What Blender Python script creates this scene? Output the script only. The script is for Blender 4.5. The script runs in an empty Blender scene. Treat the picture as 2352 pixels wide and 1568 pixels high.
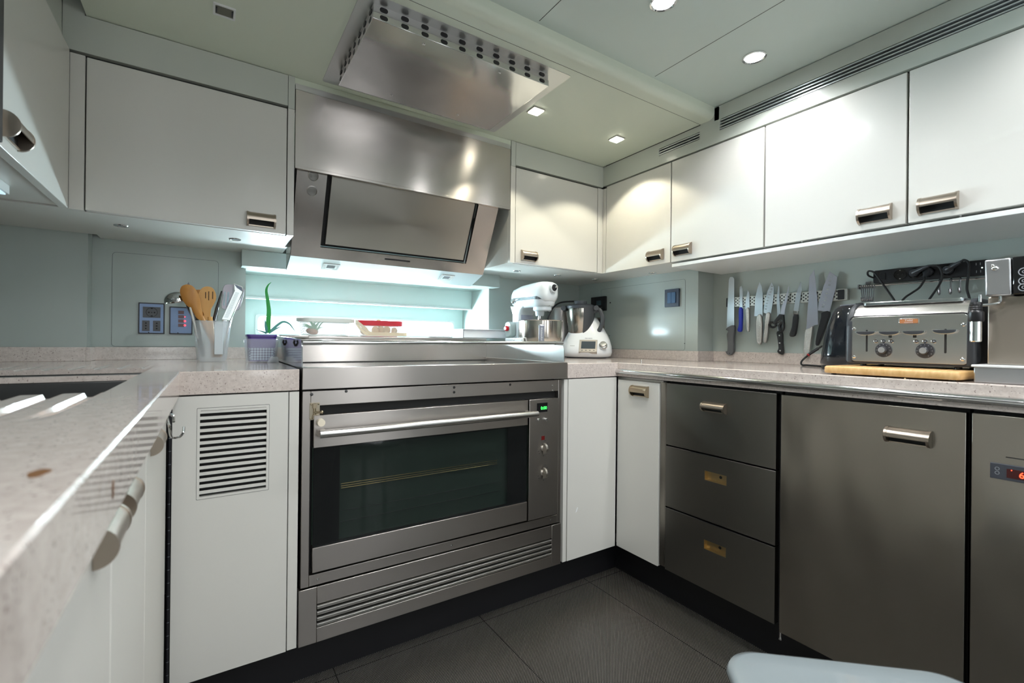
import bpy, bmesh, math, random
from mathutils import Vector, Matrix
random.seed(7)
PI = math.pi
sc = bpy.context.scene
COL = sc.collection
V = Vector

# ------------------------------------------------------------------ mesh building
class B:
    """collects faces; .mi = material slot for the faces added next, .xf = placing matrix"""
    def __init__(s, xf=None):
        s.v, s.f, s.m, s.mi, s.xf = [], [], [], 0, xf
    def add(s, vs, fs):
        o = len(s.v)
        s.v += [(s.xf @ V(p)) if s.xf else V(p) for p in vs]
        s.f += [tuple(i + o for i in f) for f in fs]
        s.m += [s.mi] * len(fs)
        return s
    def box(s, x0, x1, y0, y1, z0, z1):
        return s.add([(x0,y0,z0),(x1,y0,z0),(x1,y1,z0),(x0,y1,z0),(x0,y0,z1),(x1,y0,z1),(x1,y1,z1),(x0,y1,z1)],
                     [(3,2,1,0),(4,5,6,7),(0,1,5,4),(1,2,6,5),(2,3,7,6),(3,0,4,7)])
    def prism(s, poly, d):
        n = len(poly); d = V(d)
        return s.add([V(p) for p in poly] + [V(p) + d for p in poly],
                     [tuple(range(n))[::-1], tuple(range(n, 2*n))] + [(i, (i+1) % n, n + (i+1) % n, n + i) for i in range(n)])
    def frame(s, outer, inner, d):
        """ring between two polygons with the same count, thickness d"""
        n = len(outer); d = V(d)
        vs = [V(p) for p in outer] + [V(p) for p in inner]
        vs += [p + d for p in vs]
        fs = []
        for i in range(n):
            j = (i+1) % n
            fs += [(i, j, n+j, n+i), (2*n+i, 3*n+i, 3*n+j, 2*n+j), (i, 2*n+i, 2*n+j, j), (n+i, n+j, 3*n+j, 3*n+i)]
        return s.add(vs, fs)
    def loft(s, rings, caps=True, closed=True):
        n = len(rings[0]); vs = [p for r in rings for p in r]; fs = []
        for k in range(len(rings)-1):
            for i in range(n if closed else n-1):
                j = (i+1) % n
                fs.append((k*n+i, k*n+j, (k+1)*n+j, (k+1)*n+i))
        if caps and closed:
            fs += [tuple(range(n))[::-1], tuple(range((len(rings)-1)*n, len(rings)*n))]
        return s.add(vs, fs)
    def lathe(s, prof, c=(0,0,0), axis=(0,0,1), n=32, caps=True):
        a = V(axis).normalized(); u = a.orthogonal().normalized(); w = a.cross(u); c = V(c)
        rings = [[c + a*z + (u*math.cos(2*PI*i/n) + w*math.sin(2*PI*i/n))*max(r, 1e-5) for i in range(n)] for r, z in prof]
        return s.loft(rings, caps)
    def cyl(s, p0, p1, r0, r1=None, n=24):
        r1 = r0 if r1 is None else r1; p0, p1 = V(p0), V(p1)
        return s.lathe([(r0, 0), (r1, (p1-p0).length)], p0, p1-p0, n)
    def tube(s, pts, r, n=10, rs=None):
        pts = [V(p) for p in pts]; rings = []; t = (pts[1]-pts[0]).normalized(); u = t.orthogonal().normalized()
        for k, p in enumerate(pts):
            a = pts[max(k-1, 0)]; b = pts[min(k+1, len(pts)-1)]; t = (b-a).normalized()
            u = (u - t*u.dot(t)).normalized(); w = t.cross(u); rr = rs[k] if rs else r
            rings.append([p + (u*math.cos(2*PI*i/n) + w*math.sin(2*PI*i/n))*rr for i in range(n)])
        return s.loft(rings)
    def sphere(s, c, r, n=20, m=12, sq=(1,1,1)):
        rings = []
        for k in range(m+1):
            a = PI*k/m; rr = max(math.sin(a), 1e-4)
            rings.append([V(c) + V((math.cos(2*PI*i/n)*rr*sq[0], math.sin(2*PI*i/n)*rr*sq[1], -math.cos(a)*sq[2]))*r for i in range(n)])
        return s.loft(rings)

def spline(pts, n=8):
    pts = [V(p) for p in pts]; out = []
    P = [pts[0]*2-pts[1]] + pts + [pts[-1]*2-pts[-2]]
    for i in range(1, len(P)-2):
        a, b, c, d = P[i-1:i+3]
        for k in range(n):
            t = k/n
            out.append(0.5*((2*b) + (c-a)*t + (2*a-5*b+4*c-d)*t*t + (3*b-a-3*c+d)*t**3))
    return out + [pts[-1]]

def rr(cx, cy, w, h, r, n=6):
    """rounded rectangle, counter-clockwise 2-d points"""
    o = []
    for (sx, sy, a0) in ((1,1,0),(-1,1,90),(-1,-1,180),(1,-1,270)):
        for k in range(n+1):
            a = math.radians(a0 + 90*k/n)
            o.append((cx + sx*(w/2-r) + r*math.cos(a), cy + sy*(h/2-r) + r*math.sin(a)))
    return o
def XZ(p, y): return [(a, y, b) for a, b in p]
def YZ(p, x): return [(x, a, b) for a, b in p]
def XY(p, z): return [(a, b, z) for a, b in p]

ROOTLOC = {}          # things whose parts are given in room coordinates
def root_of(o):
    while o.parent: o = o.parent
    return o
def obj(name, b, mat, parent=None, bevel=0, smooth=True, seg=2, ang=35):
    me = bpy.data.meshes.new(name)
    off = V((0,0,0))
    if parent is not None:
        off = ROOTLOC.get(root_of(parent).name, V((0,0,0)))
    else:
        lo = V([min(p[i] for p in b.v) for i in range(3)]); hi = V([max(p[i] for p in b.v) for i in range(3)])
        off = V(((lo.x+hi.x)/2, (lo.y+hi.y)/2, lo.z))
    me.from_pydata([p - off for p in b.v], [], b.f)
    for m in (mat if isinstance(mat, (list, tuple)) else [mat]): me.materials.append(m)
    me.polygons.foreach_set('material_index', b.m)
    bm = bmesh.new(); bm.from_mesh(me); bmesh.ops.recalc_face_normals(bm, faces=bm.faces); bm.to_mesh(me); bm.free()
    if smooth:
        me.polygons.foreach_set('use_smooth', [True]*len(me.polygons)); me.set_sharp_from_angle(angle=math.radians(ang))
    me.update()
    o = bpy.data.objects.new(name, me); COL.objects.link(o)
    if parent is not None: o.parent = parent
    else: o.location = off; ROOTLOC[o.name] = off
    if bevel:
        md = o.modifiers.new('edge', 'BEVEL'); md.width = bevel; md.segments = seg; md.limit_method = 'ANGLE'; md.angle_limit = math.radians(40)
    return o
def tag(o, label=None, cat=None, group=None, kind=None):
    if label: o['label'] = label
    if cat: o['category'] = cat
    if group: o['group'] = group
    if kind: o['kind'] = kind
    return o
def thing(name, label, cat, loc=(0,0,0), rotz=0, group=None, room=True):
    o = bpy.data.objects.new(name, None); COL.objects.link(o); o.empty_display_size = .05
    o.location = loc; o.rotation_euler = (0,0,rotz)
    if room and not rotz: ROOTLOC[o.name] = V(loc)
    return tag(o, label, cat, group)
def struct(name, b, mat, bevel=0, smooth=True):
    return tag(obj(name, b, mat, bevel=bevel, smooth=smooth), kind='structure')
def dup(o, loc=None, parent=None, rotz=None, label=None):
    c = o.copy(); COL.objects.link(c)
    if parent: c.parent = parent
    if loc is not None: c.location = loc
    if rotz is not None: c.rotation_euler = (0,0,rotz)
    if label: c['label'] = label
    for ch in [x for x in bpy.data.objects if x.parent == o]: dup(ch, parent=c)
    return c
def text(name, s, size, mat, parent, loc, rot, depth=.0004, align='CENTER', squash=1):
    cu = bpy.data.curves.new(name, 'FONT'); cu.body = s; cu.size = size; cu.extrude = depth; cu.align_x = align; cu.align_y = 'CENTER'
    t = bpy.data.objects.new(name, cu); COL.objects.link(t); bpy.context.view_layer.update()
    me = bpy.data.meshes.new_from_object(t); bpy.data.objects.remove(t)
    o = bpy.data.objects.new(name, me); me.materials.clear(); me.materials.append(mat); COL.objects.link(o); o.parent = parent
    o.location = V(loc) - ROOTLOC.get(root_of(parent).name, V((0,0,0))); o.rotation_euler = rot; o.scale = (squash,1,1)
    return o

# ------------------------------------------------------------------ materials
def mat(name, col, rough=.5, metal=0, **k):
    m = bpy.data.materials.new(name); m.use_nodes = True
    p = m.node_tree.nodes['Principled BSDF']
    p.inputs['Base Color'].default_value = (*col, 1); p.inputs['Roughness'].default_value = rough; p.inputs['Metallic'].default_value = metal
    for a, b in k.items():
        a = a.replace('_', ' ')
        p.inputs[a].default_value = b if not isinstance(b, tuple) else (*b, 1)
    return m
def N(m, t, **k):
    n = m.node_tree.nodes.new(t)
    for a, b in k.items():
        if hasattr(n, a): setattr(n, a, b)
        else: n.inputs[a.replace('_', ' ')].default_value = b
    return n
def L(m, a, b): m.node_tree.links.new(a, b)
def P(m): return m.node_tree.nodes['Principled BSDF']
def coords(m, scale=(1,1,1), rot=(0,0,0), kind='Object'):
    tc = N(m, 'ShaderNodeTexCoord'); mp = N(m, 'ShaderNodeMapping'); mp.inputs['Scale'].default_value = scale; mp.inputs['Rotation'].default_value = rot
    L(m, tc.outputs[kind], mp.inputs['Vector']); return mp.outputs['Vector']
def noisebump(m, scale=(1,1,1), ns=10, strength=.1, dist=.001, detail=3, rough_var=None):
    v = coords(m, scale); n = N(m, 'ShaderNodeTexNoise'); n.inputs['Scale'].default_value = ns; n.inputs['Detail'].default_value = detail
    L(m, v, n.inputs['Vector']); b = N(m, 'ShaderNodeBump'); b.inputs['Strength'].default_value = strength; b.inputs['Distance'].default_value = dist
    L(m, n.outputs['Fac'], b.inputs['Height']); L(m, b.outputs['Normal'], P(m).inputs['Normal'])
    if rough_var:
        r = N(m, 'ShaderNodeMapRange'); r.inputs['To Min'].default_value = rough_var[0]; r.inputs['To Max'].default_value = rough_var[1]
        L(m, n.outputs['Fac'], r.inputs['Value']); L(m, r.outputs['Result'], P(m).inputs['Roughness'])
    return n
def ramp(m, fac, stops):
    r = N(m, 'ShaderNodeValToRGB'); cr = r.color_ramp
    while len(cr.elements) < len(stops): cr.elements.new(.5)
    for e, (p, c) in zip(cr.elements, stops): e.position = p; e.color = (*c, 1)
    L(m, fac, r.inputs['Fac']); return r.outputs['Color']

def steel(name, col=(.455,.425,.40), rough=.302, aniso=.65, dent=0.0, bscale=(2,2,300), grime=.03):
    """brushed stainless: fine lines along the sheet, faint smears"""
    m = mat(name, col, rough, 1.0)
    P(m).inputs['Anisotropic'].default_value = aniso; P(m).inputs['Anisotropic Rotation'].default_value = .25
    tg = N(m, 'ShaderNodeTangent'); tg.direction_type = 'RADIAL'; tg.axis = 'Z'; L(m, tg.outputs['Tangent'], P(m).inputs['Tangent'])
    v = coords(m, bscale); n = N(m, 'ShaderNodeTexNoise'); n.inputs['Scale'].default_value = 4; n.inputs['Detail'].default_value = 4; L(m, v, n.inputs['Vector'])
    v2 = coords(m, (1,1,1)); n2 = N(m, 'ShaderNodeTexNoise'); n2.inputs['Scale'].default_value = 5; n2.inputs['Detail'].default_value = 2; L(m, v2, n2.inputs['Vector'])
    mx = N(m, 'ShaderNodeMath', operation='MULTIPLY_ADD'); mx.inputs[1].default_value = .012; L(m, n.outputs['Fac'], mx.inputs[0])
    r = N(m, 'ShaderNodeMapRange'); r.inputs['From Min'].default_value = .0; r.inputs['From Max'].default_value = 1
    r.inputs['To Min'].default_value = rough-.5*grime; r.inputs['To Max'].default_value = rough+grime*.5
    L(m, n2.outputs['Fac'], r.inputs['Value']); L(m, r.outputs['Result'], mx.inputs[2]); L(m, mx.outputs[0], P(m).inputs['Roughness'])
    if dent:
        v3 = coords(m, (1.3,1.3,.55)); n3 = N(m, 'ShaderNodeTexNoise'); n3.inputs['Scale'].default_value = 5; n3.inputs['Detail'].default_value = 1; L(m, v3, n3.inputs['Vector'])
        b = N(m, 'ShaderNodeBump'); b.inputs['Strength'].default_value = 1; b.inputs['Distance'].default_value = dent
        L(m, n3.outputs['Fac'], b.inputs['Height']); L(m, b.outputs['Normal'], P(m).inputs['Normal'])
    return m

def paint(name, col, rough=.33):
    m = mat(name, col, rough); P(m).inputs['Coat Weight'].default_value = .25; P(m).inputs['Coat Roughness'].default_value = .12
    noisebump(m, (1,1,1), 260, .06, .0004, 2); return m
PANEL = paint('satin_cream_lacquer', (.67,.66,.62))
PANEL_W = paint('satin_wall_lacquer', (.40,.455,.43), .4)
NICHE_LIT = paint('niche_lacquer_lit', (.66,.78,.75), .35)  # paler lacquer: the strong light in the niche is put into its colour
CEIL = paint('ceiling_lacquer', (.68,.735,.62), .42)
CEILU = paint('upper_ceiling_lacquer', (.64,.73,.69), .38)
FASCIA = paint('fascia_lacquer', (.53,.56,.51), .4)
GAP = mat('dark_gap', (.012,.012,.012), .7)
STEEL = steel('brushed_steel')
STEELD = steel('brushed_steel_dull', (.36,.335,.295), .25, .55, .014, grime=.02)
STEELF = steel('brushed_steel_drawer', (.255,.245,.225), .31, .6, .0015)
STEELH = steel('hood_steel', (.55,.51,.48), .243, .8)
STEELB = steel('brushed_box_steel', (.62,.62,.61), .33, .3, .0)
CHROME = mat('polished_chrome', (.75,.75,.75), .12, 1)
NICKEL = mat('brushed_nickel_handle', (.46,.395,.33), .3, 1); noisebump(NICKEL, (1,1,1), 300, .1, .0003)
BLACK = mat('black_plastic', (.012,.012,.014), .35)
BLACKG = mat('black_gloss', (.008,.008,.009), .06)
DARKG = mat('dark_grey_plastic', (.035,.038,.045), .4)
RUBBER = mat('black_rubber', (.010,.010,.011), .6)
WHITEP = mat('white_plastic', (.78,.80,.82), .22)
WHITEG = mat('white_enamel', (.74,.80,.83), .10); P(WHITEG).inputs['Coat Weight'].default_value = .6
KICK = mat('kick_board', (.006,.006,.008), .5)

def stone():
    m = mat('speckled_stone', (.5,.46,.44), .14)
    P(m).inputs['Coat Weight'].default_value = .35; P(m).inputs['Coat Roughness'].default_value = .04
    v = coords(m); n = N(m, 'ShaderNodeTexVoronoi'); n.inputs['Scale'].default_value = 230; L(m, v, n.inputs['Vector'])
    n1 = N(m, 'ShaderNodeTexNoise'); n1.inputs['Scale'].default_value = 270; n1.inputs['Detail'].default_value = 2; L(m, v, n1.inputs['Vector'])
    n2 = N(m, 'ShaderNodeTexNoise'); n2.inputs['Scale'].default_value = 90; n2.inputs['Detail'].default_value = 6; n2.inputs['Roughness'].default_value = .7; L(m, v, n2.inputs['Vector'])
    c1 = ramp(m, n2.outputs['Fac'], [(.3,(.53,.455,.415)),(.7,(.70,.625,.575))])
    c2 = ramp(m, n1.outputs['Fac'], [(.0,(.0,.0,.0)),(.30,(0,0,0)),(.36,(1,1,1)),(1,(1,1,1))])
    mx = N(m, 'ShaderNodeMix', data_type='RGBA'); mx.inputs[6].default_value = (.24,.18,.16,1)
    L(m, c2, mx.inputs[0]); L(m, c1, mx.inputs[7])
    c3 = ramp(m, n.outputs['Distance'], [(0,(1,1,1)),(.16,(1,1,1)),(.2,(0,0,0)),(1,(0,0,0))])
    c4 = N(m, 'ShaderNodeMath', operation='MULTIPLY'); c4.inputs[1].default_value = .35; L(m, c3, c4.inputs[0])
    m2 = N(m, 'ShaderNodeMix', data_type='RGBA'); m2.inputs[7].default_value = (.72,.69,.67,1); L(m, c4.outputs[0], m2.inputs[0]); L(m, mx.outputs[2], m2.inputs[6])
    L(m, m2.outputs[2], P(m).inputs['Base Color']); return m
STONE = stone()

def floor_mat():
    m = mat('ribbed_black_floor', (.02,.02,.02), .22)
    v = coords(m, (1,1,1), (0,0,math.radians(45)))
    w = N(m, 'ShaderNodeTexWave', wave_type='BANDS', bands_direction='X'); w.inputs['Scale'].default_value = 2*PI/ (20*.0043) * 1.0
    L(m, v, w.inputs['Vector'])
    c = ramp(m, w.outputs['Fac'], [(.25,(.006,.006,.006)),(.75,(.115,.107,.095))])
    tc = N(m, 'ShaderNodeTexCoord'); sp = N(m, 'ShaderNodeSeparateXYZ'); L(m, tc.outputs['Object'], sp.inputs[0])
    # seams between the square tiles
    seam = None
    for ax, off, pp_ in (('X', FLOOR_SX, .235), ('Y', FLOOR_SY, .95)):
        a = N(m, 'ShaderNodeMath', operation='SUBTRACT'); a.inputs[1].default_value = off; L(m, sp.outputs[ax], a.inputs[0])
        a2 = N(m, 'ShaderNodeMath', operation='PINGPONG'); a2.inputs[1].default_value = pp_; L(m, a.outputs[0], a2.inputs[0])
        a3 = N(m, 'ShaderNodeMath', operation='LESS_THAN'); a3.inputs[1].default_value = .0011; L(m, a2.outputs[0], a3.inputs[0])
        if seam is None: seam = a3.outputs[0]
        else:
            a4 = N(m, 'ShaderNodeMath', operation='MAXIMUM'); L(m, seam, a4.inputs[0]); L(m, a3.outputs[0], a4.inputs[1]); seam = a4.outputs[0]
    mx = N(m, 'ShaderNodeMix', data_type='RGBA'); L(m, seam, mx.inputs[0]); L(m, c, mx.inputs[6]); mx.inputs[7].default_value = (.004,.004,.004,1)
    L(m, mx.outputs[2], P(m).inputs['Base Color'])
    b = N(m, 'ShaderNodeBump'); b.inputs['Strength'].default_value = .5; b.inputs['Distance'].default_value = .0006
    L(m, w.outputs['Fac'], b.inputs['Height']); L(m, b.outputs['Normal'], P(m).inputs['Normal'])
    return m
def wood(name, c1, c2, scale=(30,3,30), rough=.45, ns=3):
    m = mat(name, c1, rough); v = coords(m, scale); n = N(m, 'ShaderNodeTexNoise'); n.inputs['Scale'].default_value = ns; n.inputs['Detail'].default_value = 5; L(m, v, n.inputs['Vector'])
    L(m, ramp(m, n.outputs['Fac'], [(.3,c1),(.7,c2)]), P(m).inputs['Base Color']); return m
def glassy(name, col, rough=.02, alpha=.25, tint=(1,1,1)):
    m = mat(name, col, rough); P(m).inputs['Alpha'].default_value = alpha; return m
def emit(name, col, s):
    m = mat(name, (0,0,0), .5); P(m).inputs['Emission Color'].default_value = (*col,1); P(m).inputs['Emission Strength'].default_value = s; return m

FZ = .07                       # floor level in room coordinates
FLOOR_SX, FLOOR_SY = 0, 0
PW_DOWN, PW_SQ, PW_HOODFILL, PW_STREAK, WORLD, EXPO, PW_WIN = 17, 11, 3.0, 20, 14, -.13, 330
DATA={'bread': ([(-0.1148, 1.2834), (-0.1191, 1.2933), (-0.1324, 1.2918), (-0.139, 1.2828), (-0.1413, 1.0782), (-0.1061, 1.0665)], [(-0.1052, 1.0623), (-0.1237, 1.0766), (-0.1421, 1.0795), (-0.1458, 1.0637), (-0.1419, 1.0225), (-0.1424, 0.973), (-0.1404, 0.9606), (-0.1296, 0.9499), (-0.114, 0.9516), (-0.105, 0.9639), (-0.1139, 0.9683), (-0.1148, 1.0017), (-0.1108, 1.0392), (-0.1174, 1.0538)]), 'blue': ([(-0.1645, 1.2453), (-0.1717, 1.2487), (-0.1773, 1.238), (-0.1791, 1.1485), (-0.1642, 1.1493)], [(-0.1642, 1.1501), (-0.1791, 1.1493), (-0.1786, 1.0794), (-0.1759, 1.0518), (-0.1588, 1.0561), (-0.1649, 1.0838)]), 'paring': ([(-0.2012, 1.229), (-0.2076, 1.2152), (-0.2095, 1.146), (-0.1896, 1.1479), (-0.1913, 1.1842)], [(-0.1959, 1.1468), (-0.2091, 1.1461), (-0.2105, 1.0578), (-0.201, 1.0579), (-0.1963, 1.1032)]), 'chef': ([(-0.2508, 1.257), (-0.2597, 1.2384), (-0.2648, 1.2027), (-0.2649, 1.1134), (-0.229, 1.116), (-0.2342, 1.1971), (-0.2419, 1.2322)], [(-0.2431, 1.1142), (-0.2637, 1.1134), (-0.2641, 1.0048), (-0.2442, 1.0067), (-0.2397, 1.0621)]), 'santoku': ([(-0.3002, 1.25), (-0.3106, 1.2279), (-0.3074, 1.1762), (-0.2988, 1.122), (-0.2823, 1.1228), (-0.2679, 1.1289), (-0.2729, 1.1708), (-0.2833, 1.2168)], [(-0.2823, 1.1235), (-0.298, 1.1228), (-0.2924, 1.0728), (-0.2846, 1.0089), (-0.2718, 1.0115), (-0.2752, 1.0615)]), 'boning': ([(-0.3285, 1.2346), (-0.3316, 1.2126), (-0.3328, 1.1745), (-0.3377, 1.1192), (-0.3458, 1.0481), (-0.3259, 1.0484), (-0.3241, 1.114), (-0.3216, 1.1753), (-0.3232, 1.2057)], [(-0.3248, 1.0492), (-0.3458, 1.0489), (-0.3491, 1.0036), (-0.3525, 0.9622), (-0.3423, 0.9581), (-0.3274, 0.9691), (-0.3328, 0.9844), (-0.3276, 1.0225)]), 'utility': ([(-0.4122, 1.2424), (-0.4152, 1.2128), (-0.4054, 1.1283), (-0.389, 1.1299), (-0.3872, 1.1337), (-0.3921, 1.1741), (-0.4004, 1.2141)], [(-0.3891, 1.1188), (-0.4048, 1.1162), (-0.4018, 1.0666), (-0.3935, 1.0317), (-0.374, 1.0329), (-0.3826, 1.067)], [(-0.3893, 1.1306), (-0.4054, 1.1283), (-0.4048, 1.1159), (-0.3891, 1.118)]), 'slicer': ([(-0.4595, 1.2834), (-0.4648, 1.237), (-0.4695, 1.1901), (-0.4748, 1.074), (-0.4624, 1.0725), (-0.4559, 1.0655), (-0.4344, 1.0533), (-0.4357, 1.0949), (-0.44, 1.1671), (-0.4425, 1.2573)], [(-0.4344, 1.0543), (-0.4477, 1.0603), (-0.4586, 1.0662), (-0.4547, 1.0224), (-0.4454, 0.9539), (-0.4286, 0.9551), (-0.4313, 1.0224)]), 'nakiri': ([(-0.5118, 1.2699), (-0.5366, 1.2486), (-0.5339, 1.2126), (-0.5132, 1.1185), (-0.4727, 1.1275), (-0.4778, 1.1646), (-0.4918, 1.2166)], [(-0.4895, 1.1185), (-0.5147, 1.1201), (-0.5057, 1.075), (-0.4794, 1.0011), (-0.4696, 1.001), (-0.4742, 1.0402), (-0.4865, 1.0967)]), 'scis_a': [(-0.3703, 1.2299), (-0.3721, 1.2271), (-0.3648, 1.1723), (-0.3569, 1.1352), (-0.3554, 1.109), (-0.3372, 1.1021), (-0.3458, 1.1547), (-0.3565, 1.1766)], 'scis_ringA': [(-0.3095, 1.077), (-0.3282, 1.0765), (-0.3093, 1.0935)], 'scis_ringB': [(-0.3456, 1.0678), (-0.3576, 1.0676), (-0.3453, 1.0943)], 'scis_piv': [(-0.3425, 1.1171)], 'nk_sc': [(-0.5182, 1.2507), (-0.5127, 1.2355), (-0.5107, 1.22), (-0.5061, 1.2047), (-0.5025, 1.1892), (-0.4995, 1.1754), (-0.497, 1.1632), (-0.4924, 1.1494), (-0.4909, 1.1407)], 'sa_sc': [(-0.3022, 1.2344), (-0.2985, 1.2232), (-0.2948, 1.2119), (-0.2911, 1.2006), (-0.2874, 1.1893), (-0.2844, 1.1778), (-0.2819, 1.1663), (-0.2793, 1.1548), (-0.2771, 1.1433)], 'strip': [(-0.6509, 1.2536), (-0.9226, 1.2543), (-0.9229, 1.2045), (-0.6537, 1.2113)], 'sock': [(-0.7233, 1.2333), (-0.7615, 1.2357), (-0.796, 1.2383), (-0.843, 1.2429)], 'usb': [(-0.9049, 1.2437), (-0.9139, 1.2438), (-0.9059, 1.221), (-0.9149, 1.2212), (-0.9179, 1.2315)], 'switch': [(-0.6682, 1.2453), (-0.6834, 1.2435), (-0.6836, 1.2208), (-0.6684, 1.2224)], 'cab1': [(-0.6653, 1.2294), (-0.657, 1.2274), (-0.6426, 1.2362), (-0.6389, 1.2466), (-0.6449, 1.2525), (-0.6616, 1.2439), (-0.683, 1.2092), (-0.7061, 1.1708), (-0.722, 1.1421), (-0.7243, 1.1282)], 'cab2': [(-0.7814, 1.227), (-0.8076, 1.2485), (-0.8274, 1.2446), (-0.8372, 1.2242), (-0.8374, 1.2013), (-0.8279, 1.1768), (-0.8085, 1.1398), (-0.8066, 1.127)], 'cab3': [(-0.8121, 1.2204), (-0.7932, 1.2017), (-0.7831, 1.1816), (-0.7666, 1.1672), (-0.7519, 1.1551), (-0.7413, 1.1397), (-0.7392, 1.1263)], 'cab4': [(-0.8562, 1.2294), (-0.8711, 1.245), (-0.8857, 1.2553), (-0.8966, 1.244), (-0.8968, 1.2121), (-0.8952, 1.1877), (-0.8954, 1.1656), (-0.9009, 1.1407), (-0.9028, 1.121)], 'rail': [(-0.6088, 1.2065), (-0.9222, 1.1992)], 'hooksL': [(-0.6144, 1.2042), (-0.6207, 1.2036), (-0.6268, 1.2036), (-0.633, 1.203), (-0.6391, 1.203), (-0.6464, 1.2026), (-0.6529, 1.2026)], 'hooksLb': [(-0.6124, 1.1528), (-0.6588, 1.1554)], 'hooksR': [(-0.8219, 1.2005), (-0.8484, 1.2003), (-0.8694, 1.2007)], 'hooksRb': [(-0.8222, 1.1531), (-0.8487, 1.1537), (-0.8697, 1.1559)], 'cup': [(-1.4095, 1.0578), (-1.2901, 1.0561), (-1.3015, 0.9203), (-1.3919, 0.9215)], 'spoon': [(-1.415, 1.1715), (-1.4023, 1.1669), (-1.3912, 1.1511), (-1.3828, 1.1273), (-1.3789, 1.1009), (-1.374, 1.0745), (-1.3729, 1.0568), (-1.3904, 1.0628), (-1.4052, 1.0909), (-1.4198, 1.1055), (-1.4307, 1.1246), (-1.4362, 1.146), (-1.4328, 1.1625), (-1.4239, 1.1697)], 'spoonh': [(-1.3832, 1.0742), (-1.3334, 0.9387)], 'slot': [(-1.3638, 1.1712), (-1.3487, 1.1674), (-1.3391, 1.1501), (-1.338, 1.1299), (-1.3445, 1.1116), (-1.3518, 1.0933), (-1.3543, 1.0619), (-1.3711, 1.0613), (-1.3722, 1.079), (-1.3788, 1.0921), (-1.3863, 1.1139), (-1.3889, 1.1358), (-1.3858, 1.1515), (-1.3767, 1.1654)], 'ladle': [(-1.4769, 1.1155), (-1.471, 1.133), (-1.459, 1.1445), (-1.4397, 1.149), (-1.4324, 1.1245), (-1.4287, 1.1072), (-1.4463, 1.0988), (-1.469, 1.0987)], 'ladleh': [(-1.4305, 1.1072), (-1.4082, 1.0205), (-1.3782, 0.9324)], 'fish': [(-1.3137, 1.1812), (-1.3011, 1.1867), (-1.2697, 1.1845), (-1.2556, 1.174), (-1.2545, 1.1602), (-1.267, 1.1064), (-1.2787, 1.0966), (-1.3158, 1.0995), (-1.3217, 1.1128), (-1.3192, 1.1627)], 'grater': [(-1.2865, 1.1855), (-1.2627, 1.1769), (-1.2605, 1.1575), (-1.296, 1.0594), (-1.3212, 1.063), (-1.2852, 1.1604)], 'blackh': [(-1.3193, 1.1706), (-1.3231, 1.1681), (-1.3459, 1.0622)], 'silver': [(-1.4188, 1.0946), (-1.4007, 0.992)], 'tip': [(-1.4178, 1.1861), (-1.4222, 1.1709), (-1.4114, 1.1717)], 'aloe': [[(-1.1891, 1.0178), (-1.1885, 1.0629), (-1.1878, 1.0937), (-1.1921, 1.1287), (-1.1967, 1.1591), (-1.1926, 1.177), (-1.1829, 1.1887)], [(-1.19, 1.0178), (-1.1961, 1.0407), (-1.1992, 1.0636)], [(-1.1871, 1.019), (-1.1695, 1.0304), (-1.1477, 1.0425)], [(-1.1861, 1.019), (-1.1597, 1.0462), (-1.1418, 1.0578), (-1.1234, 1.0517), (-1.111, 1.0363), (-1.1005, 1.0207)], [(-1.193, 1.0178), (-1.2066, 1.023), (-1.223, 1.0291)]], 'potbox': [(-1.2537, 1.0017), (-1.141, 1.0044), (-1.1423, 0.9225), (-1.2401, 0.9226)]}
# ------------------------------------------------------------------ the room
YB, XR, XK = .777, .476, .589            # back wall, side wall near the corner, side wall behind the knives
YU, XU = .344, .243                      # fronts of the wall cabinets
ZC, ZU = 1.852, 1.895                    # the two ceiling levels
XL = -2.12
b = B(); b.box(XL, .7, -3.4, .9, FZ-.04, FZ)
FLOOR_SX, FLOOR_SY = -.113 - (XL+.7)/2, .025 - (-3.4+.9)/2
struct('floor', b, floor_mat())
# ceiling, lower level, with a rounded nose where it steps up
b = B()
prof = [(.37, ZC), (.37, ZC+.10), (-.2, ZC+.10), (-.25, ZC+.10), (-.25, ZC+.024)] + [(-.25+.024-.024*math.cos(a), ZC+.024-.024*math.sin(a)) for a in [PI/2*k/8 for k in range(1,9)]]
b.prism([(-1.637, y, z) for y, z in prof], (1.637+XU, 0, 0))
struct('ceiling', b, CEIL)
b = B(); b.box(-1.637, XU, -.1905, -.1893, ZC-.0003, ZC+.001); struct('trim_1', b, GAP, smooth=False)
b = B(); b.box(XL-.1, XK+.1, -3.4, -.2, ZU, ZU+.05); struct('ceiling.001', b, CEILU)
for i, x in enumerate((-.107, -.59, -1.07)):
    b = B(); b.box(x-.0009, x+.0009, -3.3, -.26, ZU-.0003, ZU+.001); struct('trim_%d' % (2+i), b, GAP, smooth=False)
# recess above, beside the lowered ceiling panel
b = B(); b.box(XL-.1, XK+.1, -.2, .9, ZC+.101, ZC+.15); struct('ceiling.002', b, CEILU)

# back wall with the window niche
WX0, WX1, WZ0, WZ1 = -1.239, -.141, 1.013, 1.272
b = B()
b.box(-1.69, WX0, YB, YB+.30, FZ, ZC+.1); b.box(WX1, XR+.12, YB, YB+.30, FZ, ZC+.1)
b.box(WX0, WX1, YB, YB+.30, FZ, WZ0); b.box(WX0, WX1, YB, YB+.30, WZ1, ZC+.1)
struct('wall_back', b, PANEL_W)
struct('wall_back', B().box(XL, -1.69, .712, YB+.30, FZ, ZC+.1), PANEL_W)
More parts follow.
